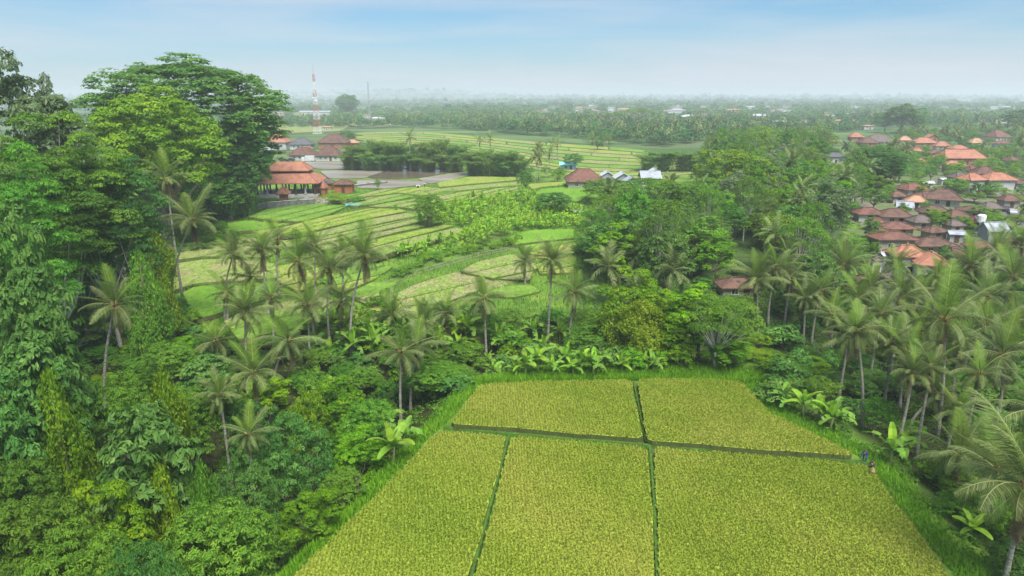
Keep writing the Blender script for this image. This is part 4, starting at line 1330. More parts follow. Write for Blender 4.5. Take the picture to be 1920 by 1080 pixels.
HL = [
    # village on the right, far to near
    (1610, 257, 24, dict(roof='orange', wall='brick', finial=True, label='small orange hipped shrine roof standing alone at the far left of the village')),
    (1658, 266, 60, dict(roof='thatch', wall='grey', dr=.5, label='long dull brown roof at the far edge of the village, behind the dark tree')),
    (1632, 268, 34, dict(roof='brown', wall='brick', dr=.6, label='brown roof just right of the small orange shrine roof')),
    (1702, 263, 22, dict(roof='faded', wall='white', label='tiny faded orange roof in the far row of the village')),
    (1738, 268, 44, dict(roof='orange', wall='brick', dr=.5, label='orange tiled roof below the gabled one in the far row')),
    (1752, 258, 20, dict(roof='orange', wall='brick', kind='gabley', label='small orange gable standing above the far row of roofs')),
    (1773, 274, 26, dict(roof='orange', wall='white', label='middle orange roof of the far row, beside the pointed gable')),
    (1803, 279, 32, dict(roof='orange', wall='pink', dr=.5, label='orange roof with pink walls at the right end of the far row')),
    (1790, 285, 44, dict(roof='brown', wall='brick', dr=.4, label='low brown roof directly behind the biggest orange roof')),
    (1762, 285, 36, dict(roof='brown', wall='brick', dr=.4, label='brown roof between the pink walled house and the biggest orange roof')),
    (1726, 283, 22, dict(roof='orange', wall='pink', finial=True, label='small pink walled house with pointed orange roof among palms')),
    (1734, 301, 17, dict(roof='orange', wall='pink', dr=1.6, label='narrow orange roof seen end on below the pink walled house')),
    (1812, 297, 78, dict(roof='orange', wall='brick', dr=.45, wh=3.2, ridge=0.75, label='biggest orange tiled roof, long and low, in the village')),
    (1795, 307, 36, dict(roof='orange', wall='brick', dr=.5, label='short orange wing in front of the biggest orange roof')),
    (1881, 257, 36, dict(roof='red', wall='white', wh=3.4, label='white walled house with dark red roof at the far right')),
    (1884, 269, 30, dict(roof='red', wall='white', dr=.4, label='low red roof in front of the far right white walled house')),
    (1856, 326, 38, dict(roof='brown', wall='grey', wh=5, label='tall brown hipped roof rising behind the twin orange roofs')),
    (1808, 334, 32, dict(roof='thatch', wall='grey', wh=4, label='grey walled house with old brown roof, left of the twin orange roofs')),
    (1833, 338, 42, dict(roof='orange', wall='white', wh=4.6, dr=.7, label='left one of the twin white houses with orange hipped roofs')),
    (1882, 338, 58, dict(roof='orange', wall='white', wh=4.6, dr=.55, label='right, wider one of the twin white houses with orange roofs')),
    (1920, 342, 24, dict(roof='brown', wall='grey', label='brown roof cut by the right edge beside the twin orange roofs')),
    (1720, 353, 52, dict(roof='red', wall='white', dr=.55, label='reddish brown roof beside the dark tree and the white sheets')),
    (1746, 341, 20, dict(roof='white', wall='white', kind='gable', rh=.5, label='white sheet metal roof amid the village palms')),
    (1772, 334, 14, dict(roof='white', wall='white', kind='gable', rh=.3, label='smallest white sheet roof among the palms')),
    (1785, 372, 66, dict(roof='brown', wall='white', dr=.7, rot=-.45, label='large brown roof turned askew below the twin orange roofs')),
    (1745, 368, 46, dict(roof='brown', wall='white', dr=.6, rot=.35, label='brown roof right of the single faded orange roof')),
    (1728, 376, 36, dict(roof='faded', wall='white', dr=.8, rot=-.35, label='faded orange roof standing among brown ones')),
    (1702, 386, 30, dict(roof='grey', wall='white', kind='gable', dr=.5, rot=-.35, rh=1.5, label='grey sheet roof left of the faded orange roof')),
    (1638, 399, 50, dict(roof='red', wall='white', dr=.6, label='red brown hipped roof leftmost in the village, at the foot of the dark tree')),
    (1690, 404, 60, dict(roof='brown', wall='white', dr=.6, label='wide brown roof right of the leftmost red brown one')),
    (1765, 397, 54, dict(roof='brown', wall='cream', dr=.6, label='brown roof half behind the round garden trees')),
    (1835, 392, 50, dict(roof='brown', wall='cream', dr=.4, label='low brown roof showing between the clipped garden trees')),
    (1690, 426, 70, dict(roof='red', wall='cream', dr=.4, label='long red brown roof crossing the middle of the village')),
    (1762, 432, 46, dict(roof='brown', wall='cream', dr=.5, label='brown roof between the long red one and the satellite dishes')),
    (1800, 436, 30, dict(roof='grey', wall='grey', kind='gable', dr=.5, rh=.6, label='grey sheet roof beside the white tank')),
    (1875, 434, 42, dict(roof='grey', wall='grey', kind='gable', wh=4, dr=.7, rh=1.6, label='pale grey roofed hall beside the village street')),
    (1686, 450, 78, dict(roof='red', wall='cream', wh=3.4, dr=.4, label='long reddish roof above the nearest orange house')),
    (1762, 458, 76, dict(roof='brown', wall='cream', dr=.45, label='long dark brown roof right behind the nearest orange house')),
    (1850, 461, 48, dict(roof='red', wall='cream', dr=.6, label='weathered red roof half covered by palm fronds')),
    (1714, 482, 62, dict(roof='orange', wall='white', wh=4.2, dr=.7, finial=True, label='nearest orange house, left block with white walls and finial')),
    (1765, 499, 62, dict(roof='orange', wall='white', wh=3.6, dr=.9, rot=-.3, label='nearest orange house, right block beside palm crowns')),
    (1670, 481, 26, dict(roof='white', wall='white', kind='gable', wh=3.4, dr=.8, rh=.5, label='flat white block against the nearest orange house')),
    (1650, 489, 18, dict(roof='thatch', wall='white', wh=3.0, dr=1, label='small white shrine tower with dark cap by the orange house')),
    (1692, 520, 56, dict(roof='thatch', wall='cream', dr=.5, label='dark roof between the white shrine tower and the palms')),
    (1640, 524, 46, dict(roof='brown', wall='brick', dr=.6, rot=-.5, label='brown roof with slanting ridge left of the shrine tower')),
    (1672, 557, 44, dict(roof='thatch', wall='white', dr=.8, label='lowest dark roofed white hut in front of the village')),
    (1392, 541, 80, dict(roof='brown', wall='cream', dr=.6, wh=1.6, label='brown roofed house alone in the grove, behind two palm trunks')),
    (1570, 294, 42, dict(roof='dark', wall='white', wh=3.6, dr=.5, label='white house with dark roof beside the dark round tree')),
    (1662, 438, 36, dict(roof='brown', wall='cream', label='small brown roof at the left end of the long red brown one')),
    (1737, 414, 40, dict(roof='thatch', wall='cream', label='dull dark roof between the garden trees above the middle roofs')),
    (1652, 416, 30, dict(roof='red', wall='cream', label='little red roof below the leftmost red brown one')),
    (1803, 404, 40, dict(roof='brown', wall='cream', label='brown roof in the heart of the clipped gardens')),
    (1868, 388, 36, dict(roof='thatch', wall='cream', label='dark roof near the village street, behind garden trees')),
    (1904, 374, 34, dict(roof='brown', wall='cream', label='brown roof above the village street at the right edge')),
    (1842, 414, 34, dict(roof='red', wall='cream', label='red roof left of the parked street cars')),
    (1798, 420, 32, dict(roof='thatch', wall='cream', label='dark little roof above the grey sheet roof')),
    (1908, 458, 40, dict(roof='brown', wall='cream', label='brown roof right of the pale grey hall')),
    (1800, 474, 34, dict(roof='brown', wall='cream', label='brown roof peeping out right of the nearest orange house')),
    (1690, 366, 30, dict(roof='brown', wall='cream', label='brown roof at the upper end of the lower village')),
    (1830, 318, 28, dict(roof='brown', wall='cream', label='brown roof between the biggest orange roof and the twin houses')),
    (1700, 275, 26, dict(roof='brown', wall='brick', label='brown roof left of the narrow orange roofs')),
    (1838, 268, 26, dict(roof='faded', wall='cream', label='faded roof right of the far row')),
    (1905, 300, 26, dict(roof='brown', wall='white', label='brown roof among trees at the right edge, above the twin houses')),
    # houses amid the fields
    (1098, 341, 72, dict(roof='red', wall='cream', dr=.9, wh=2.4, label='dark red pyramid roof alone among the fields')),
    (1140, 330, 26, dict(roof='white', wall='grey', kind='gabley', dr=1.2, label='white gabled shed next to the dark red roof')),
    (1170, 335, 34, dict(roof='white', wall='grey', kind='gabley', dr=1.2, label='middle white gabled shed of the row by the red roof')),
    (1187, 343, 36, dict(roof='grey', wall='blue', kind='gabley', dr=1.0, wh=3.4, label='pale blue gabled shed at the front of the row')),
    (1222, 335, 40, dict(roof='grey', wall='grey', kind='gable', dr=1.0, label='long grey sheet roof at the right of the shed row')),
    (1230, 326, 30, dict(roof='white', wall='white', kind='gabley', dr=1.0, label='white roofed shed farthest right in the row')),
    (1066, 309, 34, dict(roof='blue', wall='blue', kind='gable', dr=.4, wh=2.2, rh=.9, label='light blue sheet roofed shed beyond the round tree')),
    (1083, 400, 14, dict(roof='grey', wall='grey', kind='gable', wh=2, rh=.6, label='small grey hut at the edge of the banana patch')),
    # hamlet on the left
    (514, 267, 46, dict(roof='orange', wall='white', wh=4.6, rh=5.0, dr=.8, label='white two storey house with orange hipped roof beside the giant tree')),
    (562, 271, 44, dict(roof='dark', wall='white', dr=.6, wh=3.0, rh=3.5, label='blue grey roof between the orange and the brown house')),
    (622, 268, 56, dict(roof='brown', wall='brick', dr=.7, wh=3.4, rh=5.0, finial=True, label='dark brown hipped roof in front of the lattice tower')),
    (658, 268, 26, dict(roof='faded', wall='brick', dr=.7, label='small orange brown roof at the right end of the hamlet')),
    (572, 279, 26, dict(roof='orange', wall='white', dr=.4, rh=1.2, label='low orange roof strip in front of the blue grey roof')),
    (566, 291, 56, dict(roof='brown', wall='white', dr=.5, rh=3.6, label='long brown roof above the parked vehicles')),
    (614, 292, 52, dict(roof='brown', wall='white', dr=.6, rh=4.0, label='wide brown roof over the white shop fronts')),
    (598, 353, 24, dict(roof='orange', wall='brick', dr=1, wh=2.4, rh=2.6, label='little orange roofed shrine at the right corner of the pavilion')),
    (606, 344, 32, dict(roof='thatch', wall='brick', wh=2.4, label='dark roof between the pavilion and the brick building')),
    (642, 346, 40, dict(roof='brown', wall='brick', dr=.6, wh=3.0, label='orange brick building with dark brown roof by the flooded field')),
]
for px, py, w, kw in HL:
    H(px, py, w, **kw)

# far buildings seen as pale roofs over the trees
FARB = [(1298, 219, 50, 'white', 'pale hipped hall roof, widest of the far roofs left of centre'), (1272, 207, 36, 'grey', 'long grey far roof behind the pale hall'),
        (1250, 208, 14, 'faded', 'far orange roof left of the pale hall'), (1172, 205, 30, 'faded', 'far pinkish roof behind the umbrella trees'),
        (1146, 202, 12, 'white', 'bright white far house, tallest above the palms'), (1110, 206, 16, 'faded', 'far faded roof left of the white one'),
        (1080, 208, 14, 'white', 'small white far roof over the plantation'), (1025, 205, 10, 'white', 'tiny pale far roof near the middle of the horizon'),
        (1378, 206, 30, 'faded', 'far orange roofs left of the white sheds'), (1425, 217, 44, 'white', 'first broad white far shed among the trees'),
        (1466, 228, 32, 'white', 'second white far shed, nearer and lower'), (1410, 200, 18, 'white', 'small pale roof behind the broad white shed'),
        (1440, 200, 16, 'white', 'small white roof up behind the two sheds'), (1508, 224, 14, 'brown', 'tiny red far roof right of the white sheds'),
        (1556, 217, 20, 'white', 'white pyramid roof standing alone in the far trees'), (1630, 236, 20, 'faded', 'cream house with faded orange roof left of the big far tree'),
        (1808, 190, 22, 'white', 'long white block close to the horizon'), (1865, 201, 14, 'white', 'white far shed near the right edge'),
        (1893, 201, 22, 'white', 'last white far shed at the right edge'), (1735, 200, 14, 'white', 'pale roof right behind the big far tree'),
        (590, 210, 60, 'grey', 'very long pale warehouse roof behind the tower'), (522, 212, 20, 'faded', 'far roof left of the long warehouse'),
        (705, 222, 30, 'white', 'pale farm roof beyond the fields'), (612, 238, 20, 'faded', 'cream roof just right of the tower foot'),
        (687, 216, 14, 'faded', 'faded roof below the far round tree'), (1345, 205, 12, 'white', 'pale speck of a roof between the hall and the orange roofs')]
for px, py, w, r, lab in FARB:
    H(px, py, w, roof=r, wall='white', wh=5.0 if py < 225 else 3.5, dr=.25 if w > 55 else .5, kind='gable' if w > 55 else 'hip', label=lab, small=(py < 212), keep=0.5)

fr_ = random.Random(8)
for i in range(46):
    px = fr_.uniform(1010, 1915)
    py = fr_.uniform(197, 216) if px < 1500 else fr_.uniform(198, 232)
    e = H(px, py, fr_.uniform(8, 17), roof=fr_.choice(['white', 'faded', 'faded', 'grey', 'brown', 'orange', 'white']), wall=fr_.choice(['white', 'cream']), wh=4.2, dr=.7, small=True, keep=0.5)
    zone('scattered in the woods near the horizon', e, {'M': 'tiny roof'}.get('M') if py < 206 else 'small roof', px)

# ---- the open pavilion with its double orange roof
def ring_roof(parent, w0, d0, w1, d1, z0, z1, mat, name='roof'):
    mb = MB()
    a = [(-w0 / 2, -d0 / 2, z0), (w0 / 2, -d0 / 2, z0), (w0 / 2, d0 / 2, z0), (-w0 / 2, d0 / 2, z0)]
    b = [(-w1 / 2, -d1 / 2, z1), (w1 / 2, -d1 / 2, z1), (w1 / 2, d1 / 2, z1), (-w1 / 2, d1 / 2, z1)]
    lo = lambda P: [(x, y, z - 0.25) for x, y, z in P]
    mb.add(a + b + lo(a) + lo(b), [(i, (i + 1) % 4, 4 + (i + 1) % 4, 4 + i) for i in range(4)] + [(8 + i, 12 + i, 12 + (i + 1) % 4, 8 + (i + 1) % 4) for i in range(4)] +
           [(i, 8 + i, 8 + (i + 1) % 4, (i + 1) % 4) for i in range(4)] + [(4 + i, 4 + (i + 1) % 4, 12 + (i + 1) % 4, 12 + i) for i in range(4)])
    r = mb.build(name, mat, parent)
    m2 = MB()
    for i in range(4):
        m2.tube([a[i], b[i]], 0.17, 5)
    m2.build('ridge_cap', mat, r)
    return r


x, y = onplane(530, 345, 3.2 + 4.2)
dep = y * cp + (HC - 7) * sp
PW = 126 / F * dep
px_, py_ = x, y + PW * 0.35
g = tz(px_, py_)
pav = link('pavilion', None, None, (px_, py_, g), (0, 0, 0.10))
tag(pav, 'large open pavilion with two tiered orange tiled roof on columns', 'pavilion')
PD = PW * 0.72
MB().box(0, 0, 0.25, PW * 0.92, PD * 0.92, 0.9).box(0, 0, 0.8, PW * 0.86, PD * 0.86, 0.25).build('plinth', M_conc, pav)
ring_roof(pav, PW, PD, PW * 0.60, PD * 0.45, 4.5, 7.4, M_or)
MB().box(0, 0, 7.7, PW * 0.56, PD * 0.40, 0.9).build('clerestory', M_wood, pav)
r2 = ring_roof(pav, PW * 0.68, PD * 0.54, PW * 0.42, PD * 0.05, 8.1, 10.6, M_or)
for i in range(7):
    for j in range(4):
        if 0 < i < 6 and 0 < j < 3 and (i + j) % 2:
            continue
        cxx, cyy = (-0.42 + 0.14 * i) * PW, (-0.42 + 0.28 * j) * PD
        MB().box(cxx, cyy, 2.75, 0.42, 0.42, 3.7).box(cxx, cyy, 1.15, 0.7, 0.7, 0.5).build('column', M_conc if (i + j) % 2 else M_wood, pav)
for i in range(4):
    MB().box(0, -PD * 0.46 - 0.4 - 0.35 * i, 0.55 - 0.18 * i, 5, 0.5, 0.22).build('step', M_conc, pav)
KEEP.append((470, 303, 600, 388, py_ - PD / 2))
HOUSES.append((px_, py_, PW * 0.62))
xs, ys, zs = gp(533, 378)
sh = house_at(xs, ys, zs, 2.2, 2.2, 2.6, 1.9, 'orange', 'brick', 'hip', 0.1, 'tiny shrine with pointed orange roof in front of the pavilion steps', None, 1, 0.9, 0.1, 'shrine', 'shrine', True, True)
KEEP.append((515, 350, 552, 385, ys))
# stone compound wall that runs down from the pavilion, and rubble beside it
def wall_line(pts, h, t, mat, label, name='stone_wall', n_posts=0):
    e = None
    P = [gp(a, b) for a, b in pts]
    e = link(name, None, None, P[0])
    tag(e, label, 'wall')
    o = Vector(P[0])
    for i in range(len(P) - 1):
        a, b = Vector(P[i]) - o, Vector(P[i + 1]) - o
        l = (b - a).length
        rz = math.atan2(b.y - a.y, b.x - a.x)
        m = (a + b) / 2
        MB().box(m.x, m.y, m.z + h / 2 - 0.3, l, t, h + 0.6, rz).build('wall_panel', mat, e)
        MB().box(m.x, m.y, m.z + h + 0.06, l + 0.01, t + 0.2, 0.14, rz).build('coping', M_conc, e)
        MB().box(b.x, b.y, b.z + h / 2, t + 0.25, t + 0.25, h + 0.5, rz).build('pier', mat, e)


wall_line([(456, 402), (475, 397), (500, 391), (530, 388), (560, 386), (590, 384)], 1.7, 0.35, M_stone, 'dark stone boundary wall running down the slope in front of the pavilion')
wall_line([(660, 352), (690, 348), (725, 345)], 0.8, 0.4, M_stone, 'low grey wall along the flooded field beside the brick building')
rb = MB()
for i in range(160):
    a, b, c_ = gp(RND.uniform(560, 618), RND.uniform(371, 384))
    rb.box(a, b, c_ + 0.1, RND.uniform(.3, 1.2), RND.uniform(.3, 1.0), RND.uniform(.2, .8), RND.uniform(0, 3), RND.choice([0, 0, 1]))
tag(rb.build('rubble', [noisemat('brick_rubble', [(0.25, 0.15, 0.11), (0.36, 0.26, 0.21)], scale=1), M_conc]), kind='stuff')
xt, yt, zt_ = gp(663, 388)
tarp = MB()
tv = [(-2.2 + 0.55 * i, -1.0 + 0.5 * j, 0.9 - 0.28 * abs(j - 2) + 0.08 * math.sin(i * 1.7 + j)) for j in range(5) for i in range(9)]
tarp.add(tv, [(j * 9 + i, j * 9 + i + 1, (j + 1) * 9 + i + 1, (j + 1) * 9 + i) for j in range(4) for i in range(8)])
tarp = tarp.build('tarpaulin', flat('blue_tarpaulin', (0.06, 0.33, 0.36)), smooth=True)
tarp.location = (xt, yt, zt_ + 0.1)
tag(tarp, 'turquoise tarpaulin spread on the paddy bank near the pavilion', 'tarpaulin')

# ---- lattice telecom tower and a slender mast
M_red = flat('tower_red_paint', (0.50, 0.13, 0.10))
M_white = flat('tower_white_paint', (0.75, 0.75, 0.75))
M_steel = flat('galvanised_steel', (0.35, 0.36, 0.38))


def lattice(px, base_py, top_py, wb_, wt, label, nsec=8, whip=True, Y=None):
    x, y, z = gp(px, base_py)
    if Y:
        y = Y
        x = ray(px, 200)[0] * (Y / ray(px, 200)[1])
        z = tz(x, y)
    d = ray(px, top_py)
    H_ = HC + d[2] * (y / d[1]) - z
    HT = H_ * (0.86 if whip else 1.0)
    e = link('lattice_tower', None, None, (x, y, z))
    tag(e, label, 'tower')
    for s in range(nsec):
        z0, z1 = HT * s / nsec, HT * (s + 1) / nsec
        w0, w1 = wb_ + (wt - wb_) * (s / nsec) ** 0.75, wb_ + (wt - wb_) * ((s + 1) / nsec) ** 0.75
        mb = MB()
        r = 0.085
        nb_ = 2
        cs = [(-1, -1), (1, -1), (1, 1), (-1, 1)]
        for a, b in cs:
            mb.tube([(a * w0 / 2, b * w0 / 2, z0), (a * w1 / 2, b * w1 / 2, z1)], r * 1.2, 4)
        for q in range(nb_):
            za, zb = z0 + (z1 - z0) * q / nb_, z0 + (z1 - z0) * (q + 1) / nb_
            wa, wb2 = w0 + (w1 - w0) * q / nb_, w0 + (w1 - w0) * (q + 1) / nb_
            for i in range(4):
                a, b = cs[i], cs[(i + 1) % 4]
                mb.tube([(a[0] * wa / 2, a[1] * wa / 2, za), (b[0] * wb2 / 2, b[1] * wb2 / 2, zb)], r * 0.8, 3, cap=False)
                mb.tube([(b[0] * wa / 2, b[1] * wa / 2, za), (a[0] * wb2 / 2, a[1] * wb2 / 2, zb)], r * 0.8, 3, cap=False)
                mb.tube([(a[0] * wa / 2, a[1] * wa / 2, za), (b[0] * wa / 2, b[1] * wa / 2, za)], r * 0.8, 3, cap=False)
        mb.build('tower_section', (M_white if s % 2 == 0 else M_red) if whip else M_steel, e)
    if whip:
        MB().tube([(0, 0, HT), (0, 0, H_)], [0.22, 0.1], 5).build('antenna_mast', M_steel, e)
        for k, (a, zz) in enumerate(((0.4, .62), (2.2, .64), (4.0, .60), (1.2, .5), (5.2, .56))):
            ww = wb_ + (wt - wb_) * zz ** 0.75
            an = MB().tube([(math.cos(a) * ww * .7, math.sin(a) * ww * .7, HT * zz), (math.cos(a) * (ww * .7 + .5), math.sin(a) * (ww * .7 + .5), HT * zz)], [0.9, 0.75], 10)
            an.build('antenna_dish', M_white, e)
        for k in range(3):
            a = k * 2.09
            MB().box(math.cos(a) * wt * 1.2, math.sin(a) * wt * 1.2, HT * 0.72, 0.5, 0.3, 3.2, a).build('antenna_panel', M_white, e)
    MB().box(0, 0, 0.2, wb_ + 2, wb_ + 2, 0.8).build('footing', M_conc, e)
    KEEP.append((px - 9, top_py, px + 9, base_py - 6, y))
    return e


lattice(596, 251, 120, 6.2, 1.3, 'tall red and white lattice telecom tower behind the left hamlet')
lattice(692, 226, 153, 2.4, 1.2, 'slender grey radio mast on the horizon, right of the red and white tower', 10, False, Y=900)

# ---- vehicles in front of the hamlet and in the village street
M_tyre = flat('rubber_black', (0.03, 0.03, 0.03))


def vehicle(px, py, col, label, truck=False, rot=0.0, name='parked_car', cat='car'):
    x, y, z = gp(px, py)
    e = link(name, None, None, (x, y, z), (0, 0, rot))
    tag(e, label, cat)
    m = flat('paint_' + name, col, 0.35)
    if truck:
        MB().box(-2.2, 0, 1.5, 1.6, 2.0, 1.9, 0, 0, 0.9).build('cab', m, e)
        MB().box(0.9, 0, 1.9, 4.4, 2.1, 2.4).build('cargo_box', m, e)
        MB().box(-2.62, 0, 1.85, 0.5, 1.7, 0.7).build('windscreen', M_glass, e)
        MB().box(0.2, 0, 0.62, 6.2, 0.9, 0.25).build('chassis', M_tyre, e)
        wx, wr = (-2.1, 1.9), 0.48
    else:
        b = MB()
        prof = [(-2.1, .35), (-2.15, .8), (-1.2, .98), (-0.55, 1.42), (0.9, 1.45), (1.6, 1.0), (2.1, .9), (2.12, .35)]
        vs = [(a, -0.85, c_) for a, c_ in prof] + [(a, 0.85, c_) for a, c_ in prof]
        n = len(prof)
        b.add(vs, [tuple(range(n)), tuple(range(2 * n - 1, n - 1, -1))] + [(i, n + i, n + (i + 1) % n, (i + 1) % n) for i in range(n)])
        b.build('body', m, e)
        MB().box(0.15, 0, 1.2, 1.9, 1.74, 0.34, 0, 0, 0.98).build('window', M_glass, e)
        wx, wr = (-1.35, 1.35), 0.33
    for a in wx:
        for s in (-1, 1):
            MB().tube([(a, s * 0.75, wr), (a, s * 0.98, wr)], wr, 10).build('wheel', M_tyre, e)
    return e


vehicle(494, 301, (0.05, 0.10, 0.32), 'blue box truck parked leftmost in front of the hamlet', True, 0.2, 'parked_truck', 'truck')
vehicle(509, 303, (0.6, 0.6, 0.6), 'white car parked right beside the blue truck')
vehicle(533, 303, (0.04, 0.05, 0.09), 'dark blue car parked in the middle of the hamlet forecourt', rot=0.3)
vehicle(545, 302, (0.05, 0.05, 0.06), 'black car beside the dark blue one')
vehicle(578, 304, (0.55, 0.56, 0.55), 'white van under the shop awning', True, 0.1, 'parked_van', 'van')
vehicle(1898, 402, (0.4, 0.4, 0.42), 'silver car on the village street at the right edge', rot=1.1)
vehicle(1886, 396, (0.06, 0.06, 0.07), 'black car behind the silver one on the village street', rot=1.1)
# village street
M_asph = noisemat('street_asphalt', [(0.10, 0.10, 0.10), (0.16, 0.16, 0.155)], scale=0.8)
sv = []
for a, b, w in [(1860, 385, 2.6), (1885, 393, 2.6), (1905, 407, 2.8), (1935, 425, 2.8)]:
    x, y, z = gp(a, b)
    sv += [(x - w, y, z + 0.09), (x + w, y, z + 0.09)]
MB().add(sv, [(i, i + 1, i + 3, i + 2) for i in range(0, len(sv) - 2, 2)]).build('street', M_asph)['kind'] = 'structure'
x, y, z = gp(1836, 434)
tk = link('water_tank', None, None, (x, y, z))
tag(tk, 'white water tank standing between roofs left of the grey hall', 'water tank')
MB().tube([(0, 0, 2.4), (0, 0, 4.0), (0, 0, 4.3)], [1.0, 1.0, .6], 12).build('tank', M_white, tk)
for a, b in ((-.7, -.7), (.7, -.7), (.7, .7), (-.7, .7)):
    MB().box(a, b, 1.1, .14, .14, 2.6).build('leg', M_steel, tk)


# ------------------------------------------------------------------ people
def person(name, x, y, z, rot, joints, radii, edges, mats, label, head, hat=None, extras=()):
    e = link(name, None, None, (x, y, z), (0, 0, rot))
    tag(e, label, 'person')
    me = bpy.data.meshes.new('body')
    me.from_pydata(joints, edges, [])
    o = link('body', me, e)
    md = o.modifiers.new('skin', 'SKIN')
    for i, r in enumerate(radii):
        me.skin_vertices[0].data[i].radius = (r, r)
    me.skin_vertices[0].data[0].use_root = True
    o.modifiers.new('sub', 'SUBSURF').levels = 1
    me.materials.append(mats[0])
    hd = MB().ball(head, 0.115, 8, 6, 1.15).ball((head[0] - 0.11, head[1], head[2] - 0.02), 0.025, 5, 4)
    hd.build('head', mats[1], e, True)
    hr = MB().ball((head[0] + 0.02, head[1], head[2] + 0.035), 0.125, 8, 6, 1.0)
    hr.build('hair', M_tyre, e, True)
    if hat:
        MB().tube([(head[0], head[1], head[2] + 0.06), (head[0], head[1], head[2] + 0.22)], [0.28, 0.02], 12).build('hat', hat, e)
    for nm, m, bld in extras:
        bld().build(nm, m, e, True)
    return e


M_blue = flat('blue_cloth', (0.03, 0.07, 0.26))
M_dkc = flat('dark_cloth', (0.05, 0.045, 0.04))
M_skin = flat('brown_skin', (0.28, 0.15, 0.09))
M_tan = flat('tan_cloth', (0.30, 0.22, 0.10))
# bending forward: 0 pelvis 1 chest 2 neck 3-6 left leg 7-10 right leg 11-13 left arm 14-16 right arm
J_bend = [(0, 0, .92), (-.28, 0, 1.12), (-.46, 0, 1.16), (.02, .11, .88), (-.06, .13, .48), (.04, .14, .07), (-.12, .14, .03), (.02, -.11, .88), (-.16, -.13, .48),
          (-.12, -.14, .07), (-.28, -.14, .03), (-.38, .2, 1.1), (-.42, .25, .82), (-.56, .2, .6), (-.38, -.2, 1.1), (-.46, -.25, .84), (-.62, -.18, .66)]
R_body = [.15, .16, .07, .10, .075, .05, .04, .10, .075, .05, .04, .065, .05, .035, .065, .05, .035]
E_body = [(0, 1), (1, 2), (0, 3), (3, 4), (4, 5), (5, 6), (0, 7), (7, 8), (8, 9), (9, 10), (1, 11), (11, 12), (12, 13), (1, 14), (14, 15), (15, 16)]
J_squat = [(0, 0, .34), (-.10, 0, .68), (-.14, 0, .86), (-.05, .12, .32), (-.42, .18, .48), (-.22, .16, .08), (-.38, .16, .03), (-.05, -.12, .32), (-.42, -.18, .48),
           (-.22, -.16, .08), (-.38, -.16, .03), (-.14, .2, .72), (-.3, .26, .52), (-.52, .18, .42), (-.14, -.2, .72), (-.3, -.26, .52), (-.52, -.14, .42)]
J_stand = [(0, 0, .95), (0, 0, 1.3), (0, 0, 1.47), (0, .1, .9), (-.03, .12, .5), (0, .13, .07), (-.14, .13, .03), (0, -.1, .9), (.05, -.12, .5), (.1, -.13, .07),
           (-.04, -.13, .03), (0, .2, 1.38), (-.04, .27, 1.1), (-.2, .24, .95), (0, -.2, 1.38), (-.06, -.27, 1.1), (-.25, -.2, 1.0)]
x, y = onplane(1621, 864, 0.1)
person('person', x, y, 0.05, 0.9, J_bend, R_body, E_body, (M_blue, M_skin), 'farmer in blue clothes bending over at the right end of the field dike', (-.60, 0, 1.16), None,
       [('shirt', M_dkc, lambda: MB().tube([(-.02, 0, 1.0), (-.2, 0, 1.09), (-.40, 0, 1.16)], [.18, .2, .17], 10))])
x, y = onplane(1636, 880, 0.1)
person('person', x, y, 0.05, 0.5, J_squat, R_body, E_body, (M_dkc, M_skin), 'farmer in dark clothes crouching at the corner of the lower right plot', (-.18, 0, 1.02), None,
       [('vest', M_tan, lambda: MB().tube([(-.02, 0, .42), (-.08, 0, .62), (-.12, 0, .78)], [.175, .185, .15], 10))])
x, y = onplane(1630, 884, 0.1)
s_ = MB().tube([(0, 0, .3), (0, 0, .45), (0, 0, .8)], [.2, .24, .08], 8)
so = s_.build('rice_sheaf', M_tan)
so.location = (x - 0.1, y - 0.7, 0.1)
tag(so, 'tan bundle of cut rice straw lying before the crouching farmer', 'straw bundle')
x, y, z = gp(796, 353)
person('person', x, y, z, 0.0, J_stand, R_body, E_body, (M_dkc, M_skin), 'farmer in dark clothes walking behind a tiller in the far paddy', (0, 0, 1.6), flat('straw_hat', (.6, .55, .4)))
tl = link('hand_tractor', None, None, (x - 2.2, y, z))
tag(tl, 'small two wheeled tiller pushed through the muddy far paddy', 'tiller')
MB().box(0, 0, .75, 1.2, .6, .6).build('engine', M_white, tl)
for s in (-1, 1):
    MB().tube([(0, s * .4, .45), (0, s * .6, .45)], .5, 12).build('wheel', M_tyre, tl)
    MB().tube([(.5, s * .3, .9), (1.8, s * .35, 1.0)], .04, 5).build('handle', M_steel, tl)


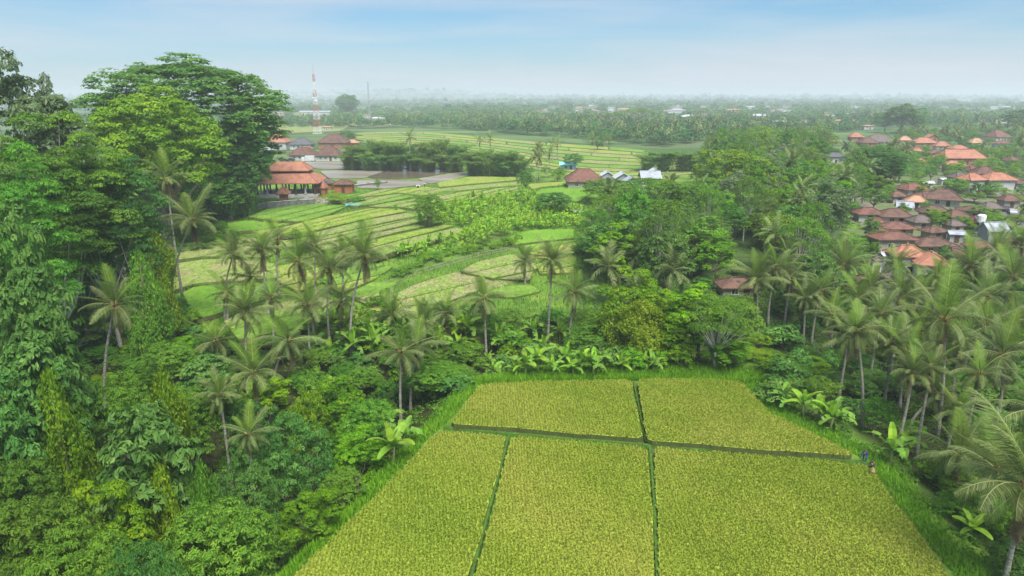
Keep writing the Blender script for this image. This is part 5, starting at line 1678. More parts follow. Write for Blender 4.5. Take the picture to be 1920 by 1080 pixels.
# ------------------------------------------------------------------ coconut palms
def frond_mesh(name, D, L=1.0, e0=0.0, hang=0.6, npair=44, mat='palm', lw=0.0115, lean=0.25, seed=0, ribmat=0):
    """a pinnate leaf that sets out along +x and curves down by D radians over its length"""
    rng = np.random.default_rng(seed)
    n = 10
    s = np.linspace(0, 1, n)
    ang = e0 - D * s ** 1.25
    dx, dz = np.cos(ang) / (n - 1), np.sin(ang) / (n - 1)
    X = np.concatenate([[0], np.cumsum(dx[:-1])]) * L
    Zc = np.concatenate([[0], np.cumsum(dz[:-1])]) * L
    V, Fc, t = [], [], []
    # midrib: three sided strip
    for i in range(n):
        r = 0.014 * (1 - 0.8 * s[i])
        V += [(X[i], -r, Zc[i]), (X[i], r, Zc[i]), (X[i], 0, Zc[i] + r)]
    for i in range(n - 1):
        for j in range(3):
            k = (j + 1) % 3
            Fc.append((i * 3 + j, (i + 1) * 3 + j, (i + 1) * 3 + k, i * 3 + k))
            t.append(0.95)
    for side in (-1, 1):
        for k in range(npair):
            u = 0.13 + 0.87 * (k + rng.random() * 0.5) / npair
            x, z = np.interp(u, s, X), np.interp(u, s, Zc)
            a = np.interp(u, s, ang)
            tan = np.array([math.cos(a), 0, math.sin(a)])
            nrm = np.array([-math.sin(a), 0, math.cos(a)])
            l = L * lean * (math.sin(math.pi * min(1, u * 0.86 + 0.13)) ** 0.55) * rng.uniform(0.7, 1.12)
            hang_k = hang * (1.0 + 0.5 * math.sin(u * 9 + seed * 2 + side))
            fw = 0.45 + 0.5 * u
            d = np.array([0, side, 0]) * 1.0 + tan * fw + nrm * (0.25 - 0.35 * hang)
            d /= np.linalg.norm(d)
            g = np.array([0, 0, -1.0])
            p0 = np.array([x, 0, z])
            h1 = hang_k * rng.uniform(0.6, 1.4)
            p1 = p0 + d * l * 0.5 + g * l * 0.10 * h1
            d2 = d * (1 - 0.55 * min(h1, 1.3)) + g * 0.9 * h1
            d2 /= np.linalg.norm(d2)
            p2 = p1 + d2 * l * 0.55
            w = tan * L * lw
            b = len(V)
            V += [tuple(p0 - w * .5), tuple(p0 + w * .5), tuple(p1 + w * .55), tuple(p1 - w * .55), tuple(p2 + w * .1), tuple(p2 - w * .1)]
            Fc += [(b, b + 1, b + 2, b + 3), (b + 3, b + 2, b + 4, b + 5)]
            q = 0.45 + rng.normal() * 0.13 + 0.12 * (u - 0.5)
            t += [q + 0.05, q - 0.02]
    return mk(name, V, Fc, LM[mat], t)


FR = [frond_mesh('frond', 0.45, e0=0.05, hang=0.35, mat='palm', seed=1), frond_mesh('frond', 1.0, e0=0.15, hang=0.7, mat='palm', seed=2),
      frond_mesh('frond', 1.4, e0=0.3, hang=0.95, mat='palm', seed=3), frond_mesh('frond', 1.75, e0=0.4, hang=1.1, mat='palm', seed=4),
      frond_mesh('frond', 2.0, e0=0.5, hang=1.2, mat='palm', seed=5), frond_mesh('frond', 0.5, e0=0.0, hang=0.2, mat='palmy', seed=6),
      frond_mesh('frond', 1.0, e0=0.0, hang=1.2, mat='dead', seed=7, lean=0.2), frond_mesh('frond', 0.45, e0=0.0, hang=1.3, mat='dead', seed=8, lean=0.18)]
nut_mb = MB()
for i in range(9):
    a = i * 2.4
    nut_mb.ball((0.34 * math.cos(a), 0.34 * math.sin(a), -0.35 - 0.16 * (i % 3)), 0.17, 6, 4, 1.2)
NUTS = nut_mb.mesh('coconut_cluster', M_nut, True)
shb = MB()
for i in range(12):
    a = i * 2.4
    shb.tube([(0.12 * math.cos(a), 0.12 * math.sin(a), -0.1), (0.42 * math.cos(a), 0.42 * math.sin(a), 0.22 + 0.03 * (i % 4))], [0.09, 0.04], 4)
SHEATH = shb.mesh('sheath', M_sheath, True)


def palm_at(x, y, g, hx, hy, hz, size, seed, label=None, group=None, dead=2, nf=26, young=2, nuts=True, trunk=True, stub=False, r0=0.2):
    """trunk foot (x, y, g), crown hub (hx, hy, hz)"""
    rr = random.Random(seed)
    nf = int(nf * rr.uniform(.68, 1.12))
    dead += rr.choice([0, 0, 1, 2, 3])
    sag, tuft = rr.uniform(-.15, .4), rr.uniform(.75, 1.2)
    e = link('coconut_palm', None, None, (x, y, g - 0.1))
    tag(e, label, 'palm', group)
    hub = Vector((hx - x, hy - y, hz - g + 0.1))
    if trunk:
        bend = Vector((-hub.x * 0.22, -hub.y * 0.2, 0)) + Vector((rr.uniform(-.2, .2), rr.uniform(-.2, .2), 0))
        pts = []
        for k in range(9):
            t = k / 8
            pts.append(Vector((hub.x * t, hub.y * t, hub.z * t)) + bend * math.sin(math.pi * t) - Vector((0, 0, 0.5 if k == 0 else 0)))
        MB().tube(pts, [r0 * 1.7, r0 * 1.15] + [r0 * (1 - 0.05 * k) for k in range(1, 8)], 8).build('trunk', M_palmt, e, True)
    s0 = link('sheath', SHEATH, e, hub, (0, 0, rr.uniform(0, 6)), size / 4.6)
    if nuts:
        link('coconut_cluster', NUTS, e, hub, (0, 0, rr.uniform(0, 6)), size / 4.8)
    a0 = rr.uniform(0, 6.28)
    for i in range(nf):
        q = i / (nf - 1)
        el = 1.42 - (1.95 + sag) * q ** (0.9 * tuft) + rr.uniform(-.24, .2)
        fi = min(4, max(0, int(q * 4.3 + rr.uniform(-.5, .6))))
        if q < 0.12 and young:
            fi = 5
        L_ = size * (0.72 + 0.33 * math.sin(math.pi * min(1, q + 0.28))) * rr.uniform(0.7, 1.12)
        link('frond', FR[fi], e, hub + Vector((0, 0, 0.1 - 0.25 * q)), (rr.uniform(-.45, .45), -el, a0 + i * 2.39996 + rr.uniform(-.15, .15)), L_)
    for i in range(dead):
        link('frond', FR[6 + i % 2], e, hub + Vector((0, 0, -0.3)), (rr.uniform(-.3, .3), rr.uniform(1.0, 1.4), a0 + rr.uniform(0, 6)), size * rr.uniform(.55, .8))['label'] = 'dead brown hanging frond'
    return e


PALMS = []


def P(hx, hy, bx=None, by=None, Y=None, rpx=55, zone_=None, what='coconut palm', **kw):
    """hub seen at (hx, hy); foot seen at (bx, by), or Y metres out when the foot is hidden"""
    if by is not None and Y is None:
        x, y, g = gp(bx, by)
    else:
        y = Y
        x = None
    d = ray(hx, hy)
    t = y / d[1]
    X, Z = d[0] * t, HC + d[2] * t
    if x is None:
        x = X + (0 if bx is None else (bx - hx) / F * (y * cp + 20 * sp))
        g = tz(x, y)
    dep = y * cp + (HC - Z) * sp
    size = rpx / F * dep * 1.22
    kw.setdefault('r0', 0.17 + 0.01 * size / 4)
    if Z - g < 1.0:
        Z = g + 1.0
    e = palm_at(x, y, g, X, y, Z, size, int(hx * 7 + hy), **kw)
    if by is not None and bx is not None and by < 830:
        KEEP.append((min(hx, bx) - 7, hy + 25, max(hx, bx) + 7, by - 8, y - 5))
    NP_ = (hx, e, what)
    PALMS.append(NP_)
    if zone_:
        zone(zone_, e, what, hx)
    return e


ZA = 'between the left trees and the terraces'
ZB = 'beyond the far edge of the rice field'
ZC = 'in the grove right of the rice field'
P(312, 335, 312, 400, Y=112, rpx=50, dead=6, nf=14, label='palm with a brown skirt of dead fronds, rising against the giant tree')
P(360, 412, 320, 602, rpx=56, dead=5, label='tall palm with leaning trunk and hanging dead fronds at the left end of the terraces')
P(215, 572, 160, 740, Y=72, rpx=64, dead=3, label='strongly leaning palm in front of the dark left trees')
P(437, 478, 423, 608, rpx=44, zone_=ZA, what='slim palm')
P(492, 470, 492, 600, Y=104, rpx=46, zone_=ZA, what='dark palm with hidden trunk')
P(560, 490, 590, 648, rpx=56, zone_=ZA, what='palm with upright dark fronds')
P(617, 505, 619, 650, rpx=54, zone_=ZA, what='drooping palm')
P(683, 482, 658, 668, rpx=60, dead=5, zone_=ZA, what='tall dead skirted palm with pale trunk')
P(460, 588, 453, 690, Y=84, rpx=56, dead=3, zone_=ZA, what='palm with an orange heart')
P(540, 640, 513, 732, rpx=62, dead=3, zone_=ZA, what='palm showing wide flat fronds')
P(476, 700, 474, 770, Y=66, rpx=58, dead=1, young=3, zone_=ZA, what='low yellowish palm')
P(412, 742, 412, 800, Y=62, rpx=48, dead=0, nuts=False, zone_=ZA, what='dark young palm low in the gully')
P(465, 815, 465, 870, Y=54, rpx=50, dead=3, nuts=False, zone_=ZA, what='greyish low palm beneath the others')
for a_, b_, y_, r_, w_ in [(520, 448, 114, 40, 'small rear palm'), (592, 462, 112, 42, 'half hidden palm'), (645, 478, 110, 40, 'small rear palm'), (508, 560, 94, 48, 'full crowned palm'), (578, 572, 92, 50, 'full crowned palm'),
                         (640, 566, 98, 44, 'full crowned palm'), (425, 548, 102, 42, 'half hidden palm'), (735, 592, 96, 44, 'low crowned palm'), (470, 520, 106, 42, 'half hidden palm'), (405, 640, 84, 44, 'low crowned palm')]:
    P(a_, b_, a_ - 6, None, Y=y_, rpx=r_, zone_=ZA, what=w_)
for a_, b_, y_, r_, w_ in [(1670, 640, 78, 52, 'bushy crowned palm'), (1800, 640, 76, 60, 'bushy crowned palm'), (1850, 610, 80, 56, 'bushy crowned palm'), (1730, 620, 82, 52, 'bushy crowned palm'), (1905, 600, 82, 60, 'bushy crowned palm'),
                         (1560, 590, 92, 44, 'slender rear palm'), (1510, 560, 100, 40, 'slender rear palm'), (1610, 560, 96, 44, 'slender rear palm'), (1680, 500, 116, 40, 'slender rear palm'), (1740, 545, 108, 44, 'slender rear palm')]:
    P(a_, b_, a_ + 6, None, Y=y_, rpx=r_, zone_=ZC, what=w_)
P(752, 660, 745, 806, Y=76, rpx=58, dead=3, label='front one of two palms by the left corner of the upper plot')
P(782, 652, 764, 792, Y=79, rpx=50, dead=4, label='rear one of two palms by the left corner of the upper plot')
P(795, 605, 790, 670, Y=90, rpx=44, zone_=ZB, what='palm')
P(835, 590, 838, 650, Y=98, rpx=44, zone_=ZB, what='short palm with raised fronds')
P(908, 560, 912, 668, rpx=48, zone_=ZB, what='ragged palm')
P(984, 492, 984, 548, Y=122, rpx=34, zone_=ZB, what='small distant palm')
P(1036, 490, 1027, 642, rpx=46, dead=5, zone_=ZB, what='palm with straight white trunk')
P(1078, 548, 1065, 658, rpx=50, dead=4, zone_=ZB, what='palm with slanting pale trunk')
P(1193, 478, 1195, 520, Y=122, rpx=42, dead=3, young=3, zone_=ZB, what='yellowing palm in front of the broad tree')
P(1303, 450, 1302, 536, Y=128, rpx=46, dead=4, zone_=ZB, what='palm on a long pale trunk')
P(1418, 525, 1420, 630, rpx=54, zone_=ZB, what='palm before the brown roof')
P(1455, 505, 1440, 612, rpx=50, zone_=ZB, what='palm behind the brown roof')
P(1483, 520, 1480, 600, Y=104, rpx=42, zone_=ZB, what='short palm')
P(1540, 545, 1534, 602, Y=100, rpx=42, zone_=ZB, what='slim palm with curved trunk')
P(1583, 498, 1577, 572, Y=112, rpx=52, zone_=ZB, what='broad crowned palm')
P(1605, 622, 1616, 802, rpx=62, dead=3, zone_=ZC, what='curved palm at the field side')
P(1592, 634, 1588, 750, Y=78, rpx=50, dead=2, zone_=ZC, what='palm half behind the field side palm')
P(1770, 600, 1757, 822, rpx=88, dead=4, zone_=ZC, what='biggest palm of the grove')
P(1748, 690, 1748, 812, Y=64, rpx=52, dead=4, zone_=ZC, what='palm whose trunk stands beside the biggest palm')
P(1880, 665, 1862, 822, rpx=86, dead=3, young=3, zone_=ZC, what='large palm with bright upright heart')
P(1704, 660, 1687, 768, rpx=62, dead=3, zone_=ZC, what='palm with slanting trunk')
P(1712, 700, 1703, 810, Y=64, rpx=50, dead=3, zone_=ZC, what='shaded palm')
P(1652, 590, 1650, 700, Y=84, rpx=50, zone_=ZC, what='palm behind the front row')
P(1690, 560, 1695, 700, Y=88, rpx=60, zone_=ZC, what='palm below the dark roofed hut')
P(1762, 740, 1712, 782, Y=70, rpx=46, dead=2, zone_=ZC, what='strongly tilted palm')
P(1850, 560, 1830, 700, Y=86, rpx=64, zone_=ZC, what='palm')
P(1900, 520, 1890, 660, Y=98, rpx=60, zone_=ZC, what='high palm at the picture edge')
P(1820, 500, 1815, 620, Y=108, rpx=52, zone_=ZC, what='palm over the red roof')
P(1760, 520, 1760, 620, Y=104, rpx=50, zone_=ZC, what='palm in front of the orange house')
P(1868, 470, 1868, 580, Y=124, rpx=46, zone_=ZC, what='small palm near the grey hall')
P(1915, 460, 1912, 570, Y=126, rpx=46, zone_=ZC, what='distant palm at the picture edge')
P(1722, 560, 1722, 640, Y=98, rpx=46, zone_=ZC, what='palm beside the lowest hut')
P(1630, 540, 1630, 640, Y=98, rpx=46, zone_=ZC, what='palm left of the lowest hut')
P(1838, 700, 1830, 822, Y=62, rpx=60, dead=2, zone_=ZC, what='palm with hidden heart')
P(1925, 915, 1925, 1010, Y=42, rpx=150, dead=3, label='nearest palm, its huge fronds reaching in from the right edge')
P(1800, 855, 1800, 905, Y=56, rpx=82, dead=2, nuts=False, young=3, label='low young palm with sprawling fronds just above the nearest palm')
P(1868, 880, 1868, 940, Y=50, rpx=82, dead=3, nuts=False, label='olive palm crown between the nearest palm and the grove')
P(1945, 770, 1940, 850, Y=58, rpx=90, dead=2, label='palm at the right edge, above the nearest palm')
P(1795, 770, 1790, 830, Y=60, rpx=46, dead=0, nuts=False, young=4, zone_=ZC, what='bright seedling palm at ground level')
P(1410, 430, 1405, 470, Y=165, rpx=44, dead=1, nuts=False, label='dark grey drooping palm amid the middle forest')
P(768, 258, 770, 322, rpx=19, nf=14, dead=1, nuts=False, r0=0.28, label='lone tall palm reflected in the flooded paddy')
for i, (a, b, c) in enumerate([(1045, 268, 300), (1036, 272, 304), (920, 262, 300), (900, 262, 300), (1030, 286, 312), (1115, 262, 285)]):
    P(a, b, a, c, rpx=15, nf=12, dead=0, nuts=False, r0=0.2, zone_='in the far fields beyond the bamboo', what='small far palm')

# palms too far to pick their leaves apart: trunk and crown
def crown_mesh(name, seed, nf=17, mat='palm', npair=12):
    rr = random.Random(seed)
    Vs, Fs, ts, b = [], [], [], 0
    base = [frond_mesh('tmp', D, hang=hg, npair=npair, lw=0.06, mat=mat, seed=seed + i) for i, (D, hg) in enumerate(((.4, .3), (.95, .6), (1.3, .9), (1.6, 1.0)))]
    arr = []
    for me in base:
        co = np.empty(len(me.vertices) * 3)
        me.vertices.foreach_get('co', co)
        fi = np.empty(len(me.polygons) * 4, np.int32)
        me.polygons.foreach_get('vertices', fi)
        tt = np.empty(len(me.polygons), np.float32)
        me.attributes['tint'].data.foreach_get('value', tt)
        arr.append((co.reshape(-1, 3), fi.reshape(-1, 4), tt))
        bpy.data.meshes.remove(me)
    for i in range(nf):
        q = i / (nf - 1)
        el = 1.3 - 1.8 * q + rr.uniform(-.12, .12)
        co, fi, tt = arr[min(3, int(q * 3.99))]
        M = np.array((Matrix.Rotation(i * 2.4 + rr.uniform(-.2, .2), 3, 'Z') @ Matrix.Rotation(-el, 3, 'Y') @ Matrix.Rotation(rr.uniform(-.4, .4), 3, 'X')))
        Vs.append((co * rr.uniform(.85, 1.1)) @ M.T)
        Fs.append(fi + b)
        ts.append(tt + rr.uniform(-.1, .1) - (0.15 if q > .85 else 0))
        b += len(co)
    return np.concatenate(Vs), np.concatenate(Fs), np.concatenate(ts)


PCROWN = []
for s in range(4):
    v_, f_, t_ = crown_mesh('palm', 100 + s)
    PCROWN.append(mk('palm_crown', v_, f_, LM['palm'], t_))
PTRUNK = MB().tube([(0, 0, -.1), (0.02, 0, .3), (0.03, 0, .7), (0, 0, 1)], [.016, .012, .010, .009], 5).mesh('palm_trunk', M_palmt, True)


def midpalm(x, y, h, size, label, group, rr):
    g = tz(x, y)
    e = link('coconut_palm', None, None, (x, y, g), (0, 0, rr.uniform(0, 6)))
    tag(e, label, 'palm', group)
    link('trunk', PTRUNK, e, None, None, (h * 1.1, h * 1.1, h))
    link('crown', rr.choice(PCROWN), e, (0, 0, h), (rr.uniform(-.15, .15), rr.uniform(-.15, .15), 0), size)
    return e


# ------------------------------------------------------------------ bananas
def banana_leaf(name, D, mat, seed, wid=0.15, torn=0.0):
    rng = np.random.default_rng(seed)
    n = 9
    s = np.linspace(0, 1, n)
    ang = 0.1 - D * s ** 1.3
    X = np.concatenate([[0], np.cumsum(np.cos(ang[:-1]))]) / (n - 1)
    Z = np.concatenate([[0], np.cumsum(np.sin(ang[:-1]))]) / (n - 1)
    V, Fc, t = [], [], []
    for i in range(n):
        w = wid * (0.08 if i == 0 else math.sin(math.pi * (0.08 + 0.87 * s[i])) ** 0.5)
        fold = 0.35
        V += [(X[i], -w, Z[i] + w * fold + torn * rng.normal() * .03), (X[i], 0, Z[i]), (X[i], w, Z[i] + w * fold + torn * rng.normal() * .03)]
    for i in range(n - 1):
        b = 3 * i
        if torn and i > 1 and rng.random() < torn:
            # torn blade: the strip hangs
            k = len(V)
            V += [(V[b][0] + .01, V[b][1] * .8, V[b][2] - wid * .9), (V[b + 3][0] - .02, V[b + 3][1] * .8, V[b + 3][2] - wid * .9)]
            Fc.append((k, b + 1, b + 4, k + 1))
        else:
            Fc.append((b, b + 1, b + 4, b + 3))
        Fc.append((b + 1, b + 2, b + 5, b + 4))
        q = 0.45 + rng.normal() * .1
        t += [q, q + 0.08]
    return mk(name, V, Fc, LM[mat], t, smooth=False)


BL = [banana_leaf('leaf', .35, 'bananay', 1), banana_leaf('leaf', .9, 'banana', 2, torn=.2), banana_leaf('leaf', 1.35, 'banana', 3, torn=.4), banana_leaf('leaf', 1.8, 'banana', 4, torn=.5),
      banana_leaf('leaf', 1.2, 'bananay', 5)]
BSTEM = MB().tube([(0, 0, -.3), (0, 0, .5), (0.03, 0, 1.0)], [.14, .11, .06], 8).mesh('stem', M_stemb, True)
BANANAS = []


def banana(x, y, h, size, seed, label=None, group=None, zone_=None, what='banana plant', nl=9, bright=False, px=0):
    rr = random.Random(seed)
    e = link('banana_plant', None, None, (x, y, tz(x, y) - .1))
    tag(e, label, 'banana plant', group)
    link('stem', BSTEM, e, None, (rr.uniform(-.1, .1), rr.uniform(-.1, .1), 0), (1.2, 1.2, h))
    a0 = rr.uniform(0, 6)
    for i in range(nl):
        q = i / (nl - 1)
        el = 1.4 - 1.25 * q + rr.uniform(-.12, .12)
        fi = 0 if q < .15 else (4 if bright and rr.random() < .6 else 1 + min(2, int(q * 2.8)))
        link('leaf', BL[fi], e, (0, 0, h * (1 - .05 * q)), (rr.uniform(-.4, .4), -el, a0 + i * 2.4), size * (0.8 + .35 * math.sin(math.pi * q)) * rr.uniform(.85, 1.1))
    if zone_:
        zone(zone_, e, what, px)
    return e


def B(px, base_py, hpx, zone_, what='banana plant', bright=False, label=None):
    """banana plant whose foot is at (px, base_py) and whose leaves reach hpx higher"""
    x, y, g = gp(px, base_py)
    dep = y * cp + (HC - g) * sp
    tot = hpx / F * dep / 0.92
    h = tot * 0.42
    return banana(x, y, h, tot * 0.62, int(px * 3 + base_py), zone_=zone_ if not label else None, what=what, bright=bright, px=px, label=label)


for a, b, c, w, br in [(715, 845, 88, 'tall banana plant', False), (738, 868, 82, 'pale banana plant', True), (758, 838, 60, 'small banana plant', False)]:
    B(a, b, c, 'on the left bank of the lower rice plot', w, br)
for a, b, c, w, br in [(620, 680, 50, 'banana plant', False), (595, 668, 46, 'shaded banana plant', False), (662, 672, 60, 'banana plant', False), (700, 668, 66, 'leafy banana plant', False), (725, 655, 60, 'banana plant', False),
                       (750, 640, 58, 'banana plant', True), (778, 640, 56, 'banana plant', False), (690, 640, 54, 'banana plant', False), (655, 632, 50, 'banana plant', True), (820, 660, 50, 'banana plant', False),
                       (860, 668, 46, 'low banana plant', False), (875, 640, 60, 'banana plant', True)]:
    B(a, b, c, 'in the thicket between the gully and the terraces', w, br)
for a, b, c, w, br in [(935, 660, 66, 'banana plant', False), (965, 668, 60, 'banana plant', False), (985, 706, 62, 'yellowish banana plant', True), (1008, 700, 66, 'bright banana plant', True),
                       (1000, 640, 56, 'banana plant', False), (1090, 700, 60, 'banana plant', True), (1112, 706, 64, 'bushy banana plant', True), (1140, 620, 60, 'upright banana plant', True), (1150, 668, 50, 'banana plant', False),
                       (1225, 700, 48, 'low banana plant', False), (965, 706, 40, 'small banana plant', False), (925, 706, 40, 'small banana plant', False), (1185, 690, 50, 'banana plant', False), (1060, 690, 56, 'banana plant', False), (945, 695, 44, 'low banana plant', True), (1035, 705, 46, 'low banana plant', False), (1075, 706, 44, 'low banana plant', True), (1130, 694, 48, 'low banana plant', False),
                       (1165, 700, 46, 'low banana plant', True), (1205, 694, 44, 'low banana plant', False), (1245, 690, 40, 'low banana plant', False), (915, 690, 40, 'low banana plant', False), (1020, 670, 52, 'rear banana plant', True), (1090, 660, 50, 'rear banana plant', False), (1050, 640, 50, 'rear banana plant', True)]:
    B(a, b, c * .88, 'along the far edge of the upper rice plots', w, br)
for a, b, c, w, br in [(1468, 765, 60, 'banana plant', False), (1505, 780, 66, 'bright banana plant', True), (1535, 790, 60, 'banana plant', False), (1556, 806, 72, 'pale stemmed banana plant', True), (1572, 808, 60, 'banana plant', False),
                       (1668, 870, 84, 'big banana plant by the two farmers', False), (1690, 862, 70, 'banana plant', False), (1430, 745, 40, 'small banana plant', False)]:
    B(a, b, c * .88, 'on the right bank of the rice field', w, br)
B(1905, 1075, 60, None, label='banana plant with long leaves in the bottom right corner')
B(1818, 1010, 56, None, bright=True, label='single bright banana plant under the nearest palm')

# mid-distance banana patch
def banana_merged(seed):
    rr = random.Random(seed)
    Vs, Fs, ts, b = [], [], [], 0
    for st in range(2):
        ox, oy, h = rr.uniform(-.6, .6), rr.uniform(-.6, .6), rr.uniform(1.2, 2.0)
        for i in range(8):
            q = i / 7
            me = BL[0 if q < .2 else rr.choice([1, 2, 4])]
            co = np.empty(len(me.vertices) * 3)
            me.vertices.foreach_get('co', co)
            fi = np.empty(len(me.polygons) * 4, np.int32)
            me.polygons.foreach_get('vertices', fi)
            tt = np.empty(len(me.polygons), np.float32)
            me.attributes['tint'].data.foreach_get('value', tt)
            M = np.array(Matrix.Rotation(i * 2.4 + st, 3, 'Z') @ Matrix.Rotation(-(1.45 - 1.1 * q), 3, 'Y') @ Matrix.Rotation(rr.uniform(-.4, .4), 3, 'X'))
            Vs.append((co.reshape(-1, 3) * rr.uniform(1.7, 2.4)) @ M.T + np.array([ox, oy, h]))
            Fs.append(fi.reshape(-1, 4) + b)
            ts.append(tt + rr.uniform(-.1, .15))
            b += len(me.vertices)
    return mk('banana_clump_leaves', np.concatenate(Vs), np.concatenate(Fs), LM['bananay'], np.concatenate(ts))


BCL = [banana_merged(s) for s in range(5)]
PATCH = [(780, 432), (800, 408), (850, 382), (930, 374), (990, 372), (1040, 392), (1092, 398), (1100, 428), (1040, 432), (960, 436), (900, 462), (850, 474), (790, 482), (740, 490), (770, 470), (860, 452), (880, 430), (840, 424)]
PATCHW = [gp(a, b)[:2] for a, b in PATCH]
rr = random.Random(3)
xs_, ys_ = [p[0] for p in PATCHW], [p[1] for p in PATCHW]
got = []
for _ in range(6000):
    x, y = rr.uniform(min(xs_), max(xs_)), rr.uniform(min(ys_), max(ys_))
    if not inpoly(x, y, PATCHW) or any((x - a) ** 2 + (y - b) ** 2 < 3.6 + 4 * (vnoise(x, y, .2, 2) < -.2) for a, b in got):
        continue
    got.append((x, y))
    if len(got) >= 230:
        break
for x, y in got:
    s = rr.uniform(.55, 1.0)
    e = link('banana_plant', None, None, (x, y, tz(x, y)), (0, 0, rr.uniform(0, 6)), s)
    tag(e, 'bright green banana plant in the dense patch among the terraces', 'banana plant', 'bananas of the dense patch among the terraces')
    link('stem', BSTEM, e, None, None, (1, 1, 1.7))
    link('crown', rr.choice(BCL), e)


# ------------------------------------------------------------------ trees one can name
T('banyan', 352, 104, 192, 335, 'giant dark banyan with broad layered crown, behind the left trees', name='banyan_tree', rot=0.4)
T('banyan_y', 282, 163, 150, 245, 'domed yellow green tree in front of the giant banyan', name='domed_tree', rot=1.0)
T('banyan', 448, 225, 188, 116, 'dark right shoulder tree hanging down beside the pavilion', name='banyan_tree', rot=2.0)
T('mid_b', 360, 280, 182, 110, 'dark tree filling the foot of the giant banyan')
T('mid_b', 420, 290, 186, 100, 'dark green tree at the right foot of the giant banyan')
T('mid_a', 330, 265, 160, 100, 'mid green tree under the yellow green dome')
T('grey', 35, 96, 112, 200, 'tall grey green tree with sparse leaves at the left edge against the sky', name='sparse_tree')
T('grey', 100, 140, 116, 84, 'thin topped grey tree just right of the one at the left edge', name='sparse_tree')
T('layered', 60, 212, 88, 210, 'wide layered green tree at the left edge', rot=.6)
T('layered', 160, 208, 96, 150, 'tall layered tree with white trunk left of the giant banyan', rot=2.2)
T('layered_b', 232, 292, 98, 130, 'layered tree whose right side borders the leaning palms', rot=3.4)
T('layered_b', 120, 330, 96, 130, 'dark layered tree in the middle of the left wood')
KEEP.append((140, 450, 174, 615, 86))
KEEP.append((60, 430, 86, 530, 90))
Tb('highcrown', 157, 300, 625, 150, 'tree with a long white bare trunk in the middle of the left wood', rot=0.2)
Tb('highcrown', 72, 330, 560, 120, 'tree with pale trunk left of the long white trunk', rot=1.2)
T('layered_b', 272, 400, 100, 80, 'dark leafy tree right behind the leaning palm')
T('layered', 20, 265, 78, 150, 'layered tree lowest at the left edge')
T('vine', 290, 430, 98, 62, 'creeper covered trunk at the right side of the left wood', name='vine_covered_tree')
T('vine_b', 262, 470, 90, 80, 'wide creeper covered tree behind the leaning palm crown', name='vine_covered_tree')
for a_, t_, Y_, w_, kd_, lb_ in [(400, 275, 183, 84, 'vine_b', 'creeper hung tree beneath the middle of the giant banyan'), (452, 300, 186, 52, 'vine_b', 'creeper hung tree at the right edge of the giant banyan, by the pavilion'),
                              (428, 330, 180, 84, 'mid_b', 'dark tree at the very foot of the giant banyan, right side'), (385, 335, 176, 86, 'mid_a', 'green tree at the very foot of the giant banyan, middle'),
                              (345, 320, 170, 86, 'mid_b', 'dark tree under the yellow green dome, left of the banyan foot'), (310, 300, 160, 80, 'mid_a', 'green tree left under the yellow green dome')]:
    T(kd_, a_, t_, Y_, w_, lb_)
T('bigleaf', 20, 385, 62, 120, 'large leaved tree high at the left edge', name='large_leaved_tree')
T('bigleaf', 55, 505, 56, 150, 'large leaved tree below it at the left edge, with glossy leaves', name='large_leaved_tree')
T('bigleaf', 65, 610, 54, 140, 'large leaved tree lowest of three at the left edge', name='large_leaved_tree')
T('bigleaf', -5, 700, 50, 120, 'large leaved tree cut by the left edge beside the creeper column', name='large_leaved_tree')
T('vine', 92, 690, 52, 84, 'creeper column draped over a trunk near the left edge', name='vine_covered_tree')
T('vine', 135, 740, 54, 60, 'narrower creeper column right of the first', name='vine_covered_tree')
T('vine', 305, 690, 58, 74, 'yellow green creeper mound on a tree in the gully', name='vine_covered_tree')
T('vine', 300, 865, 48, 76, 'creeper curtain hanging over the gully floor', name='vine_covered_tree')
T('vine_b', 375, 860, 50, 66, 'short bright creeper hump beside the creeper curtain', name='vine_covered_tree')
T('bigleaf', 262, 755, 50, 190, 'large leaved tree with rosettes in the middle of the gully wood', name='large_leaved_tree')
T('mango', 218, 700, 60, 120, 'round dense tree behind the rosette leaved one', name='mango_tree')
T('mango', 345, 720, 62, 120, 'dense tree right of the creeper mound', name='mango_tree')
T('mango', 412, 945, 45, 232, 'round bright mango tree at the bottom, nearest the lower left plot', name='mango_tree', rot=.3)
T('bright', 205, 905, 44, 180, 'yellowish green tree at the bottom left', rot=1.3)
T('mango', 60, 935, 42, 220, 'dense dark tree in the bottom left corner', name='mango_tree')
T('mango', 150, 985, 40, 200, 'dense tree low at the bottom, right of the corner tree', name='mango_tree')
T('mango_b', 260, 1010, 38, 170, 'blue green tree at the bottom between the yellowish tree and the mango', name='mango_tree')
T('mango', 20, 860, 47, 150, 'dense green tree left of the yellowish one', name='mango_tree')
T('mango_b', 548, 770, 58, 160, 'blue green rounded tree beside the lower left plot', name='mango_tree', rot=.8)
T('mango_b', 470, 745, 64, 120, 'rounded tree behind the blue green one', name='mango_tree')
T('mango_b', 455, 850, 52, 130, 'shaded round tree in front of the blue green one', name='mango_tree')
T('bright', 665, 805, 60, 110, 'bright green bush like tree touching the lower left plot')
T('bright', 583, 915, 49, 110, 'yellow green tree right above the bright mango tree', name='mango_tree')
T('mango', 640, 880, 54, 80, 'small dense tree on the bank of the lower left plot')
T('mid_a', 600, 690, 76, 90, 'leafy tree in the middle of the gully thicket')
T('bright', 640, 705, 72, 100, 'bright tree in the gully thicket')
T('mango', 690, 748, 66, 100, 'dense tree beneath the twin palms')
T('mango', 815, 682, 80, 110, 'round dense tree at the far left corner of the upper plot', name='mango_tree')
T('mid_d', 570, 735, 66, 80, 'yellow green tree beneath the flat fronded palm')
T('bright', 500, 700, 76, 80, 'bright leafy tree left of the palm with orange heart')
T('bigleaf', 385, 665, 72, 100, 'large leaved tree at the foot of the terraces')
